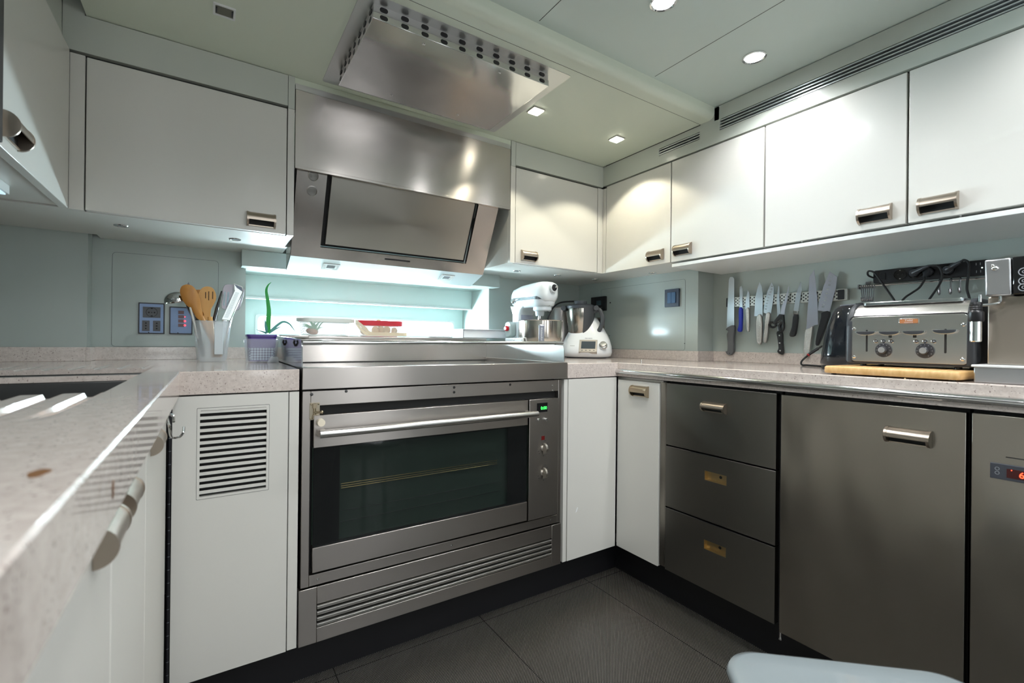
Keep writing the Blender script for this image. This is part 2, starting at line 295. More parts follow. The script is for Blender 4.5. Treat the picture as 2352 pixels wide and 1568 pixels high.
# outer skin closing the niche, with the opening of the window
OX0, OX1, OZ0, OZ1 = -1.178, -.20, 1.020, 1.104
b = B(); y0, y1 = 1.075, 1.10
b.box(WX0-.02, OX0, y0, y1, 1.0, 1.29); b.box(OX1, WX1+.02, y0, y1, 1.0, 1.29); b.box(OX0, OX1, y0, y1, OZ1, 1.29); b.box(OX0, OX1, y0, y1, 1.0, OZ0)
struct('wall_outer', b, NICHE_LIT)
b = B(); b.box(WX0, WX1, .967, 1.075, 1.18, WZ1)
WHITE_T = paint('white_trim', (.76,.78,.77), .3)
struct('trim_9', b, NICHE_LIT)
b = B(); b.box(WX0, WX1, .960, 1.0, 1.171, 1.1795); struct('trim_10', b, WHITE_T, bevel=.001)
w = tag(obj('window_1', B().frame(XZ(rr((OX0+OX1)/2, 1.062, OX1-OX0+.012, .096, .014), 1.066), XZ(rr((OX0+OX1)/2, 1.062, OX1-OX0-.008, .078, .018), 1.066), (0,.02,0)), WHITE_T), kind='structure')
GLASS = mat('window_glass', (.9,.95,1), 0.02); P(GLASS).inputs['Alpha'].default_value = .06
obj('pane', B().box(OX0, OX1, 1.086, 1.089, OZ0, OZ1), GLASS, w)
# side wall: near the corner, the step, and the deeper part behind the knives
b = B(); b.box(XR, XK+.1, -.024, YB+.3, FZ, ZC+.1); b.box(XK, XK+.1, -3.4, -.024, FZ, ZU+.05)
struct('wall_side', b, PANEL_W)
b = B(); b.box(XL-.1, XL, -3.4, YB+.3, FZ, ZU+.1); struct('wall_left', b, PANEL_W)
b = B(); b.box(XL-.1, XK+.1, -3.45, -3.35, FZ, ZU+.1); struct('wall_front', b, paint('far_wall_lacquer', (.42,.42,.39), .4))
# kick boards under the cabinets
b = B(); b.box(-1.455, .06, .06, .075, FZ, .21); struct('baseboard_back', b, KICK)
b = B(); b.box(.06, .075, -1.9, .075, FZ, .21); struct('baseboard_side', b, KICK)
b = B(); b.box(-1.515, -1.50, -2.1, .06, FZ, .21); struct('baseboard_left', b, KICK)

# fascia boards between cabinet tops and the ceiling
def slots(b, u0, u1, z0, z1, n, x, ang=.5):
    """louvre blades running along Y at the front x"""
    h = (z1-z0)/n
    for k in range(n):
        zc = z0 + h*(k+.5)
        b.box(x, x+.010, u0, u1, zc-h*.17, zc+h*.20)
def fascia(name, holes, y0, y1):
    b = B(); x0, x1 = XU, XU+.018
    hs = sorted(holes); y = y0
    for (a, c, z0, z1) in hs:
        b.box(x0, x1, y, a, 1.756, ZU-.004 if y < -.25 else ZC-.003); b.box(x0, x1, a, c, 1.756, z0); b.box(x0, x1, a, c, z1, (ZU if c < -.2 else ZC)-.003); y = c
    b.box(x0, x1, y, y1, 1.756, ZC-.003)
    return struct(name, b, FASCIA)
fascia('trim_11', [(-2.3, -.269, 1.797, 1.843), (-.190, .012, 1.793, 1.828)], -2.4, YU)
b = B(); b.box(XU, XU+.018, -.269, -.25, ZC-.01, ZU-.003); struct('trim_12', b, FASCIA)
b = B(); b.box(-1.683, -1.150, YU, YU+.018, 1.752, ZC-.002); b.box(-1.683, -1.640, YU, YU+.018, ZC-.002, 1.952); b.box(-1.1485,-1.1295, YU, YU+.018, 1.745, ZC-.001); struct('trim_13', b, FASCIA)
b = B(); b.box(-.266, XU, YU, YU+.018, 1.752, ZC-.002); b.box(-.2895,-.2675, YU, YU+.018, 1.745, ZC-.001); struct('trim_14', b, FASCIA)
b = B(); b.box(-1.129, -.290, YU+.004, YU+.018, 1.828, ZC-.0005); struct('trim_19', b, CEIL)
b = B(); b.box(-.3415, -.2925, .56, .70, 1.334, 1.83); b.box(-1.1285, -1.1195, .56, .70, 1.334, 1.83); struct('trim_20', b, PANEL)
b = B(); b.box(-1.70, -1.684, -2.4, YU+.018, 1.752, ZU-.001); struct('trim_15', b, FASCIA)
b = B(); b.box(-1.70, XU+.018, YU+.018, YU+.022, 1.745, ZC+.02); b.box(XU+.018, XU+.022, -2.4, YU, 1.745, ZU-.003); struct('trim_16', b, GAP)
ALU = mat('grille_aluminium', (.62,.64,.66), .35, .7)
for (y0, y1, z0, z1, lab) in ((-2.3, -.269, 1.797, 1.843, 'long slatted air grille in the fascia above the wall cabinets'), (-.190, .012, 1.793, 1.828, 'short slatted air grille near the ceiling corner')):
    t = thing('air_grille', lab, 'vent', (XU, (y0+y1)/2, z0))
    f = B(); f.frame(YZ(rr((y0+y1)/2, (z0+z1)/2, y1-y0, z1-z0, .001, 1), XU-.0008), YZ(rr((y0+y1)/2, (z0+z1)/2, y1-y0-.006, z1-z0-.005, .001, 1), XU-.0008), (.012,0,0)); obj('frame', f, FASCIA, t)
    s = B(); slots(s, y0+.003, y1-.003, z0+.002, z1-.002, 4 if y1 < -.2 else 3, XU); obj('slat', s, ALU, t)['kind'] = 'stuff'
    obj('backing', B().box(XU+.0185, XU+.0208, y0, y1, z0, z1), GAP, t)

# ------------------------------------------------------------------ cup handle used on every door
def pull(parent, o, u, n, w=.081, h=.043, d=.020, m=None, up=(0,0,1), flip=False):
    """half-round cup pull: arc shell on top, open dark mouth below, flat D ends"""
    o, u, n, z = V(o), V(u).normalized(), V(n).normalized(), V(up)
    b = B(); e = .0055
    def pt(x, a, r=1.0): return o + u*x + n*(max(math.cos(a),0)*d*r + .0004) + z*(math.sin(a)*h/2*r)
    A0, A1 = PI/2, math.radians(-12)
    arc = [A0 + (A1-A0)*k/10 for k in range(11)]
    out = lambda x: [pt(x, a) for a in arc]; inn = lambda x: [pt(x, a, .90) for a in arc][::-1]
    b.loft([out(-w/2+e*.6) + inn(-w/2+e*.6), out(w/2-e*.6) + inn(w/2-e*.6)])
    full = [PI/2 - PI*k/14 for k in range(15)]
    for x in (-w/2, w/2-e):
        b.prism([pt(x, a, 1.06) for a in full], u*e)
    # lower lip
    b.prism([o+u*(-w/2+e)+z*(-h*.50)+n*.0004, o+u*(-w/2+e)+z*(-h*.42)+n*.0004, o+u*(-w/2+e)+z*(-h*.42)+n*.004, o+u*(-w/2+e)+z*(-h*.50)+n*.004], u*(w-2*e))
    b.mi = 1
    b.prism([o+u*(-w/2+e)+z*(-h*.44)+n*.0003, o+u*(-w/2+e)+z*(h*.4)+n*.0003, o+u*(-w/2+e)+z*(h*.4)+n*.0012, o+u*(-w/2+e)+z*(-h*.44)+n*.0012], u*(w-2*e))
    return obj('handle', b, [m or NICKEL, GAP], parent)

# ------------------------------------------------------------------ wall cabinets, back
def up_back(x0, x1, d0, d1, lab, hx, hz=1.371):
    t = thing('wall_cabinet', lab, 'cabinet', ((x0+x1)/2, (YU+YB)/2, 1.334), group='cream wall cabinets')
    b = B(); b.box(x0, x1, YU+.0194, YB-.002, 1.334, 1.744)
    if d0 - x0 > .01: b.box(x0+.0003, d0-.003, YU, YU+.0193, 1.3342, 1.744)
    if x1 - d1 > .01: b.box(d1+.003, x1-.0003, YU, YU+.0193, 1.3342, 1.744)
    b.mi = 1; b.box(d0-.0028, d1+.0028, YU+.0186, YU+.0193, 1.336, 1.742)
    obj('body', b, [PANEL, GAP], t)
    d = obj('door', B().box(d0, d1, YU, YU+.0185, 1.3355, 1.742), PANEL, t, bevel=.0012)
    pull(d, (hx, YU, hz), (1,0,0), (0,-1,0), .080)
    return t
c1 = up_back(-1.668, -1.129, -1.635, -1.152, 'wide cream wall cabinet filling the back wall beside the cooker hood', -1.222)
c2 = up_back(-.291, .240, -.264, .208, 'narrow cream wall cabinet between the cooker hood and the room corner', -.196)
# wall cabinets, side (fronts at XU)
def up_side(y1, y0, lab, hy, hz, dw=0):
    t = thing('wall_cabinet', lab, 'cabinet', (XU+.15, (y0+y1)/2, 1.334), group='cream wall cabinets')
    xe = XR-.002 if y1 > -.03 else XK-.002
    b = B(); b.box(XU+.0194, xe, y0+.001, y1-.001, 1.334, 1.744)
    b.mi = 1; b.box(XU+.0186, XU+.0193, y0+.001, y1-.001, 1.336, 1.742)
    obj('body', b, [PANEL, GAP], t)
    g = .0028
    d = obj('door', B().box(XU, XU+.0185, y0+g, y1-g-dw, 1.3335, 1.749), PANEL, t, bevel=.0012)
    pull(d, (XU, hy, hz), (0,-1,0), (-1,0,0), .080, .044, .021)
    return t
up_side(.322, -.056, 'cream wall cabinet next to the room corner, lit by the square ceiling lamp', .018, 1.373)
up_side(-.056, -.443, 'cream wall cabinet above the bread knife end of the knife rack', -.118, 1.377)
up_side(-.443, -.834, 'cream wall cabinet above the kettle and the toaster', -.762, 1.374)
up_side(-.834, -1.30, 'cream wall cabinet above the coffee machine', -.900, 1.371)
b = B(); b.box(XU+.001, XU+.019, .3225, YU-.001, 1.334, 1.744); b.box(.2405, XR-.001, .3445, YB-.001, 1.3345, 1.744); b.box(XU+.0195, XR-.001, .3222, .3443, 1.3345, 1.744); struct('trim_17', b, PANEL)
# lowered light valance hanging just under the side cabinets
t = thing('light_valance', 'thin white light valance board hanging under the side wall cabinets', 'shelf', (.40, -.6, 1.31))
obj('board', B().box(XU-.002, XK-.002, -1.6, -.064, 1.312, 1.325), WHITE_T, t, bevel=.001)
for y in (-.218, -.56, -.94): obj('screw', B().cyl((XU+.012, y, 1.325), (XU+.012, y, 1.334), .0022), CHROME, t)

# wall cabinet on the near side wall
XN = -1.668
t = thing('wall_cabinet', 'cream wall cabinet seen edge on beside the camera, above the sink', 'cabinet', (-1.9, .1, 1.334), group='cream wall cabinets')
b = B(); b.box(XL+.002, XN-.019, -.150, YU-.003, 1.338, 1.745); b.box(XL+.002, XN-.0005, YU+.001, .710, 1.3345, 1.744)
obj('body', b, PANEL, t)
d = obj('door', B().box(XN-.0185, XN, -.149, YU-.004, 1.334, 1.75), PANEL, t, bevel=.0012)
pull(d, (XN, -.078, 1.378), (0,1,0), (1,0,0), .085, .046, .023)
b = B(); b.box(XN-.016, XN-.001, YU-.0035, YU-.001, 1.334, 1.75); obj('edge_strip', b, PANEL, t)
t = thing('oven_cabinet', 'black framed built in appliance at the edge of the near wall cabinets', 'cabinet', (-1.9, -.6, 1.325))
obj('body', B().box(XL+.002, XN-.002, -1.0, -.154, 1.330, 1.85), PANEL, t)
obj('door', B().box(XN-.001, XN+.012, -.99, -.159, 1.330, 1.85), BLACK, t, bevel=.002)
t = thing('strip_light', 'slim white strip lamp under the near wall cabinet', 'lamp', (-1.8, .15, 1.318))
obj('housing', B().box(-1.90, -1.737, .10, .192, 1.318, 1.3375), WHITE_T, t)
obj('diffuser', B().box(-1.895, -1.742, .105, .187, 1.3155, 1.318), emit('strip_glow', (.6,.85,1), 1.2), t)
# puck lamps under the cabinets
def puck(x, y, lab):
    t = thing('puck_light', lab, 'lamp', (x, y, 1.33), group='chrome puck lights under the wall cabinets')
    obj('rim', B().lathe([(.0185,1.334),(.0175,1.3315),(.0135,1.3312),(.0125,1.3325)], (x,y,0), caps=False), CHROME, t)
    obj('lens', B().cyl((x,y,1.3322),(x,y,1.3336),.0126), mat('puck_lens', (.25,.28,.3), .2), t)
for x, y, l in ((-1.581,.503,'chrome puck light under the wide wall cabinet, above the power sockets'), (-1.286,.516,'chrome puck light under the wide wall cabinet, nearest the cooker hood'),
                (-.135,.526,'chrome puck light above the stand mixer'), (.107,.522,'chrome puck light above the food processor'), (.357,.514,'chrome puck light tucked into the room corner'), (.424,.189,'chrome puck light above the dark wall switch')):
    puck(x, y, l)
t = thing('access_panel', 'flush access panel with rounded corners behind the utensil jar', 'panel', (-1.48, YB, .97))
def panel_y(t, x0, x1, z0, z1):
    obj('seam', B().frame(XZ(rr((x0+x1)/2,(z0+z1)/2,x1-x0,z1-z0,.012), YB-.0006), XZ(rr((x0+x1)/2,(z0+z1)/2,x1-x0-.0022,z1-z0-.0022,.011), YB-.0006), (0,.0006,0)), mat('seam_grey', (.12,.14,.14), .6), t)
    obj('panel', B().prism(XZ(rr((x0+x1)/2,(z0+z1)/2,x1-x0-.0022,z1-z0-.0022,.011), YB-.0009), (0,.0009,0)), PANEL_W, t)
panel_y(t, -1.638, -1.329, .966, 1.292)
t = thing('access_panel', 'flush access panel around the dark wall switch in the corner', 'panel', (XR, .3, .97))
SEAM = mat('seam_dark', (.10,.11,.10), .6)
obj('seam', B().frame(YZ(rr(.317,1.130,.55,.33,.012), XR-.0006), YZ(rr(.317,1.130,.548,.328,.011), XR-.0006), (.0006,0,0)), SEAM, t)
obj('panel', B().prism(YZ(rr(.317,1.130,.548,.328,.011), XR-.0009), (.0009,0,0)), PANEL_W, t)
for i, (y, z) in enumerate(((.519,1.216),(.521,1.036),(.043,.998))):
    obj('screw', B().cyl((XR-.0022,y,z),(XR-.0008,y,z), .0042 if i == 0 else .0022), BLACK, t)
# soffit under the hood
b = B(); b.box(-1.257, -.122, .70, YB-.002, 1.272, 1.3335); struct('trim_18', b, PANEL_W, bevel=.001)

# ------------------------------------------------------------------ base cabinets
def base_body(t, x0, x1, y0, y1, z0=.198, z1=.862):
    b = B(); b.box(x0, x1, y0, y1, z0, z1); return obj('body', b, PANEL, t, smooth=False)
# vent cabinet on the back run
t = thing('base_cabinet', 'cream base cabinet with a slatted vent, between the sink run and the range', 'cabinet', (-1.30, .3, .195))
base_body(t, -1.428, -1.159, .021, .60)
b = B(); dz0, dz1 = .196, .862; vx0, vx1, vz0, vz1 = -1.372, -1.232, .624, .828
b.box(-1.424, vx0, 0, .019, dz0, dz1); b.box(vx1, -1.1835, 0, .019, dz0, dz1); b.box(vx0, vx1, 0, .019, dz0, vz0); b.box(vx0, vx1, 0, .019, vz1, dz1)
d = obj('door', b, PANEL, t)
b = B(); n = 14; h = (vz1-vz0)/n
for k in range(n):
    z = vz0 + h*(k+.5); b.prism([(vx0,.0005,z-h*.02),(vx0,.0005,z+h*.42),(vx0,.004,z+h*.46),(vx0,.014,z+h*.05),(vx0,.012,z-h*.05)], (vx1-vx0,0,0))
b.frame(XZ(rr(-1.302,.726,.150,.2135,.002,2), -.0006), XZ(rr(-1.302,.726,.139,.203,.002,2), -.0006), (0,.004,0))
g = obj('vent_grille', b, PANEL, d, smooth=False)
obj('vent_backing', B().box(vx0-.002, vx1+.002, .0155, .018, vz0-.002, vz1+.002), GAP, d)
obj('vent_seam', B().frame(XZ(rr(-1.302,.726,.1515,.2155,.002,2), -.0002), XZ(rr(-1.302,.726,.150,.2135,.002,2), -.0002), (0,.0004,0)), SEAM, d)
obj('filler', B().box(-1.181, -1.158, .0015, .02, .196, .862), PANEL, t, bevel=.0008)
b = B(); b.box(-1.4325,-1.4245,.004,.02,.198,.862)
for k in range(22): b.cyl((-1.4285,.0015,.200+.0300*k), (-1.4285,.0015,.2285+.0300*k), .0032, n=10)
b.mi = 1
for k in range(21): b.cyl((-1.4285,.0015,.2285+.0300*k), (-1.4285,.0015,.2300+.0300*k), .0028, n=10)
obj('piano_hinge', b, [mat('hinge_dark', (.03,.03,.035), .35, .6), mat('hinge_pin', (.3,.33,.36), .35, .8)], t)
# cabinet beside the range, towards the corner
t = thing('base_cabinet', 'plain cream base cabinet in the corner, with a small white chip on its door', 'cabinet', (-.13, .3, .195))
base_body(t, -.262, -.004, .021, .60)
d = obj('door', B().box(-.2505, -.0045, 0, .019, .195, .862), PANEL, t, bevel=.0008)
obj('chip', B().prism([(-.211,-.0004,.366),(-.206,-.0004,.368),(-.199,-.0004,.383),(-.203,-.0004,.385)], (0,.0006,0)), mat('bare_white', (.85,.87,.88), .6), d)
obj('filler', B().box(-.2705, -.2535, .0015, .02, .195, .862), PANEL, t, bevel=.0008)
# corner cabinet on the side run, with a pull
t = thing('base_cabinet', 'narrow cream corner base cabinet with a cup handle, beside the steel drawers', 'cabinet', (.25, -.1, .195))
b = B(); b.box(.021, XR-.004, -.206, .018, .198, .862); obj('body', b, PANEL, t, smooth=False)
d = obj('door', B().box(-.0005, .019, -.204, -.004, .197, .853), PANEL, t, bevel=.0008)
pull(d, (-.0005, -.118, .817), (0,-1,0), (-1,0,0), .080, .040, .020, mat('warm_nickel', (.45,.37,.27), .35, 1))
b = B(); b.box(.004, .02, -.229, -.209, .205, .858); b.box(.003, .006, -.2335, -.2305, .205, .858); obj('filler', b, STEELD, t)
# steel drawer unit
t = thing('drawer_cabinet', 'stainless steel three drawer base cabinet under the knife rack', 'cabinet', (.25, -.43, .195))
b = B(); b.box(.022, .55, -.621, -.234, .20, .862); obj('carcass', b, GAP, t, smooth=False)
for k, (z0, z1) in enumerate(((.6415, .857), (.4245, .6365), (.201, .4195))):
    b = B(); y0, y1 = -.6155, -.2365
    if k == 0: b.box(0, .02, y0, y1, z0, z1)
    else:
        zc = (.570, .346)[k-1]; a0, a1, c0, c1 = -.466, -.389, zc-.0155, zc+.0155
        b.box(0, .02, y0, a0, z0, z1); b.box(0, .02, a1, y1, z0, z1); b.box(0, .02, a0, a1, z0, c0); b.box(0, .02, a0, a1, c1, z1)
    dr = obj('drawer', b, STEELF, t)
    if k == 0: pull(dr, (0, -.424, .794), (0,-1,0), (-1,0,0), .081, .032, .021)
    else:
        cp = B(); cp.box(.0145, .016, a0, a1, c0, c1); cp.frame(YZ(rr((a0+a1)/2, zc, a1-a0, c1-c0, .001, 1), .0003), YZ(rr((a0+a1)/2, zc, a1-a0-.003, c1-c0-.003, .001, 1), .0003), (.0145,0,0))
        cp.mi = 1; cp.cyl((.0138,-.437,zc+.002),(.0146,-.437,zc+.002),.0048)
        obj('handle_recess', cp, [mat('bare_brass_recess', (.62,.48,.27), .3, 1), GAP], dr)
    # bright folded top edge
    obj('edge', B().box(-.0004, .006, y0+.001, y1-.001, z1-.0015, z1+.0003), CHROME, dr)
# steel door with a pull and dents
t = thing('dishwasher', 'dented stainless steel door unit with a cup handle, under the toaster', 'appliance', (.25, -.82, .19))
obj('body', B().box(.022, .55, -1.012, -.628, .20, .862), GAP, t, smooth=False)
d = obj('door', B().box(0, .02, -1.0105, -.6285, .186, .856), STEELD, t, bevel=.0012)
pull(d, (0, -.914, .788), (0,-1,0), (-1,0,0), .083, .036, .023)
b = B(); b.cyl((.012,-.6265,.192),(.012,-.6265,.165),.003); b.cyl((.012,-.6265,.165),(.012,-.6265,.160),.0045); obj('foot_pin', b, CHROME, t)
# fridge with a red readout
t = thing('fridge', 'stainless under counter fridge with a red temperature display', 'fridge', (.25, -1.3, .19))
obj('body', B().box(.022, .55, -1.64, -1.018, .20, .862), GAP, t, smooth=False)
d = obj('door', B().box(0, .02, -1.638, -1.0195, .186, .857), STEELD, t, bevel=.0012)
obj('slot', B().prism([(-.0006,-1.070,.7755),(-.0006,-1.20,.7755),(-.0006,-1.20,.7735),(-.0006,-1.070,.7735)], (.001,0,0)), GAP, t)
c = obj('display', B().box(-.0035, .001, -1.150, -1.0480, .728, .7600), mat('display_case', (.05,.055,.07), .3), t, bevel=.001)
obj('screen', B().box(-.0041, -.003, -1.135, -1.072, .734, .752), mat('red_dark_screen', (.05,.003,.003), .2), c)
RED = emit('red_led', (1,.06,.02), 6)
text('readout', '6.8', .0165, RED, c, (-.0044, -1.099, .7425), (PI/2, 0, -PI/2))
obj('indicator', B().cyl((-.0044,-1.079,.750),(-.0038,-1.079,.750),.0009), RED, c)
for z in (.749, .7405): obj('button', B().lathe([(.0035,0),(.0035,.0004),(.0026,.0004),(.0026,0)], (-.0036,-1.0585,z), (-1,0,0), 16, caps=False), mat('button_grey', (.3,.32,.35), .4), c)

# sink run: doors seen along their length
XS = -1.433
def sink_cab(y0, y1, lab, hy, grp='cream base cabinets of the sink run'):
    t = thing('base_cabinet', lab, 'cabinet', (-1.7, (y0+y1)/2, .19), group=grp)
    obj('body', B().box(XL+.004, XS-.02, y0+.002, y1-.002, .198, .735), PANEL, t, smooth=False)
    d = obj('door', B().box(XS-.019, XS, y0+.0025, y1-.0025, .196, .862), PANEL, t, bevel=.0008)
    if hy is not None: pull(d, (XS, hy, .8225), (0,1,0), (1,0,0), .074, .0325, .0165, NICKEL)
    return t
SINKCAB = [(-.418, -.03, 'cream sink run cabinet nearest the back corner, with a chrome hook on its handle', -.325),
           (-.712, -.418, 'cream sink run cabinet between two others, its handle almost touching the next one', -.660),
           (-1.15, -.712, 'cream sink run cabinet closest to the camera', -.768)]
for a in SINKCAB: sink_cab(*a)
hk = obj('chrome_hook', B().tube(spline([(XS+.026,-.275,.846),(XS+.024,-.265,.856),(XS+.016,-.275,.858),(XS+.020,-.285,.840),(XS+.022,-.265,.818),(XS+.032,-.245,.812),(XS+.038,-.230,.817),(XS+.039,-.225,.828)]), .0022, 8), CHROME)
tag(hk, 'bent chrome hook hung over the handle of the sink run cabinet', 'hook')
# ------------------------------------------------------------------ worktops
ZT, ZT2 = .92, .866
t = thing('worktop', 'speckled grey stone worktop around the sink and beside the range', 'worktop', (-1.75, 0, .866))
b = B(); x1 = -1.411; SX1 = -1.478; SX0 = -2.02
# top slab pieces around the two sink openings and the fluted drainers
FL0, FL1 = -.71, -.448             # near drainer
FG0, FG1 = .200, .50               # far drainer
b.box(SX1, x1-.02, -1.9, 0, .909, ZT); b.box(XL+.002, SX0, -1.9, .60, .909, ZT)
b.box(SX0, SX1, -1.9, FL0, .909, ZT)
b.box(SX0, SX1, -.064, -.050, .9085, ZT-.0005)
b.box(SX1, x1-.02, 0, YB-.002, .909, ZT); b.box(x1-.02, -1.159, .019, YB-.002, .909, ZT); b.box(SX0, -1.691, FG1, .71, .909, ZT); b.box(-1.689, SX1, FG1, YB-.002, .909, ZT); b.box(-1.691,-1.689,FG1,.71,.909,ZT); b.box(XL+.002, SX0, .60, .71, .900, ZT)
# built-up front edges
ap = [(0,ZT2),(0,ZT-.002),(.002,ZT),(.02,ZT),(.02,ZT2)]
b.prism([(x1-n_, -1.9, z) for n_, z in ap], (0,1.9+.02,0)); b.prism([(x1-.0001, -.001+n_, z) for n_, z in ap], (-1.1585-x1,0,0))
obj('slab', b, STONE, t)
def flutes(y0, y1, deep_at_y0, x0=SX0, x1=SX1, per=.0415):
    """fluted drainer: saw-shaped grooves that deepen towards the sink"""
    b = B(); nx = int(round((x1-x0)/.0026)); ny = 14; rows = []
    for j in range(ny+1):
        t_ = j/ny; y = y0 + (y1-y0)*t_
        k = (1-t_) if deep_at_y0 else t_
        k = min(1, max(0, k*1.15))
        row = []
        for i in range(nx+1):
            x = x0 + (x1-x0)*i/nx; u = ((x1-x)/per) % 1.0
            g = (u/.34 if u < .34 else 1 if u < .44 else 1-(u-.44)/.07 if u < .51 else 0)
            g = g*g*(3-2*g); row.append((x, y, ZT - (.0062 if y0 < 0 else .0028)*min(1, k*1.7)*g))
        rows.append(row)
    b.loft(rows, caps=False, closed=False)
    # underside and the visible rim towards the opening
    ye = y0 if deep_at_y0 else y1; rim = rows[0] if deep_at_y0 else rows[-1]
    b.loft([rim, [(p[0], p[1], .908) for p in rim]], caps=False, closed=False)
    return b
obj('drainer', flutes(FL0, FL1, False), STONE, t, ang=25)
obj('drainer', flutes(FG0, FG1, True, per=.046), STONE, t, ang=25)
b = B(); b.box(-1.69, -1.2395, YB-.014, YB-.0012, ZT, .965); b.box(-1.2395, -1.16, YB-.014, YB-.0012, ZT, .965); b.box(XL+.004, -1.69, .698, .711, ZT, .965); b.box(-1.69, -1.677, .698, YB-.014, ZT, .965)
obj('upstand', b, STONE, t, bevel=.001)
STN = mat('brown_stain', (.16,.07,.02), .6)
obj('stain', B().prism([(-1.434+.0045*math.cos(q)*(1+.2*math.sin(3*q)), -.945+.010*math.sin(q), ZT+.00005) for q in [2*PI*k/18 for k in range(18)]], (0,0,.0002)), STN, t)
obj('stain', B().prism([(x1+.0002, -.875+.0035*math.cos(q), .888+.007*math.sin(q)) for q in [2*PI*k/18 for k in range(18)]], (.0002,0,0)), STN, t)
# double sink
t = thing('sink', 'dark double bowl undermount sink beneath the stone rim', 'sink', (-1.75, -.2, .72))
DSTEEL = steel('sink_steel', (.10,.10,.10), .4, .2)
for (y0, y1) in ((-.449, -.066), (-.048, .196)):
    b = B(); zb = .74; g = .004; x0_, x1_ = SX0+.004, SX1-.002
    b.box(x0_, x1_, y0, y1, zb-g, zb); b.box(x0_, x0_+g, y0, y1, zb, .9075); b.box(x1_-g, x1_, y0, y1, zb, .9075); b.box(x0_, x1_, y0, y0+g, zb, .9075); b.box(x0_, x1_, y1-g, y1, zb, .9075)
    bw = obj('bowl', b, DSTEEL, t, bevel=.001)
    obj('drain', B().lathe([(.03,0),(.03,.002),(.022,.002),(.02,.0005)], (-1.75,(y0+y1)/2,zb)), CHROME, bw)

t = thing('worktop', 'speckled grey stone worktop below the knife rack, with a steel rail on its edge', 'worktop', (.25, -.5, .866))
b = B(); b.box(-.256, .001, .019, YB-.002, .900, ZT); b.box(.001,.019,-.03,.019,.9,ZT); b.box(.001, XR-.002, .019, YB-.002, .900, ZT); b.box(.019, XR-.002, -.03, .019, .900, ZT); b.box(.019, XK-.002, -1.9, -.03, .900, ZT)
b.prism([(-.256, -.001+n_, z) for n_, z in ap], (.257,0,0)); b.prism([(-.001+n_, -1.9, z) for n_, z in ap], (0,1.9,0))
obj('slab', b, STONE, t)
b = B(); b.box(XR-.014, XR-.0012, -.037, YB-.014, ZT, .964); b.box(-.13, XR-.0012, YB-.014, YB-.0012, ZT, .964); b.box(XK-.014, XK-.0012, -1.9, -.037, ZT, .964); b.box(XR-.0012, XK-.0012, -.037, -.0252, ZT, .964)
obj('upstand', b, STONE, t, bevel=.001)
rl = obj('edge_rail', B().prism([(-.0015+.0005,0,.8775)]+[(-.0015-.0125*math.cos(a), 0, .886+.0105*math.sin(a)) for a in [(-PI/2+PI*k/12) for k in range(13)]]+[(-.001,0,.896)], (0,-1.9,0)), CHROME, t)
bt = tag(obj('steel_pin', B().lathe([(.0028,0),(.0028,.010),(.002,.011)], (.131,-.005,ZT), n=14), CHROME), 'tiny steel pin standing on the worktop near the room corner', 'pin')

# ------------------------------------------------------------------ range
RX0, RX1 = -1.152, -.262
t = thing('range_cooker', 'wide stainless steel range with an oven, guard rail and vent panel', 'cooker', ((RX0+RX1)/2, .3, .19))
b = B(); b.box(RX0+.006, RX1-.022, .045, .60, .20, .90); obj('body', b, GAP, t, smooth=False)
# worktop trim and sunken hob
b = B(); b.box(RX0, RX1, -.006, .018, .866, .924); b.box(RX0, RX0+.016, .018, .575, .89, .924); b.box(RX1-.012, RX1, .018, .575, .89, .924)
obj('hob_trim', b, STEEL, t, bevel=.0015)
obj('hob', B().box(RX0+.016, RX1-.012, .018, .575, .895, .9105), steel('hob_steel', (.42,.42,.41), .12, .3, 0, grime=.02), t)
obj('hob_gap', B().box(RX0+.018, RX1-.014, .560, .574, .9106, .9135), GAP, t)
# guard: side panels with rounded front corners, back panel
def side_panel(x0, x1, top0, top1):
    pr = [(.576,.912),(.576,top1)] + [(.006+.020-.020*math.sin(a), top0-.022+.022*math.cos(a)) for a in [PI/2*k/6 for k in range(7)]] + [(.004,.925)]
    return B().prism([(x0, y, z) for y, z in pr], (x1-x0, 0, 0))
gl = obj('guard_panel', side_panel(RX0-.001, RX0+.002, .998, 1.010), steel('guard_mirror_steel', (.48,.49,.52), .11, .2, 0, grime=.02), t)
gr = obj('guard_panel', side_panel(RX1-.008, RX1-.005, .990, .990), STEELB, t)
b = B(); b.box(RX0+.002, RX1-.008, .572, .576, .912, .988); obj('guard_panel', b, STEELH, t)
b = B(); b.box(RX0+.002, RX1-.004, .577, .763, 1.000, 1.0125); b.box(RX0+.002, RX1-.004, .577, .585, .988, 1.001); b.box(RX0+.002, RX0+.10, .50, .577, 1.004, 1.0125)
obj('back_shelf', b, STEEL, t, bevel=.003)
b = B(); b.cyl((RX0+.006,.012,.9895),(RX1-.045,.012,.9945),.0062); b.cyl((RX1-.046,.012,.9945),(RX1-.010,.014,.9930),.0078)
b.cyl((RX0+.002,.012,.9895),(RX0+.05,.012,.9897),.0072)
obj('guard_rail', b, CHROME, t)
for x in (RX0-.004,):
    for y in (.10, .33): obj('bracket', B().tube([(x,y,.995),(x-.002,y,.988),(x+.002,y+.004,.979)], .003, 8), BLACK, t)
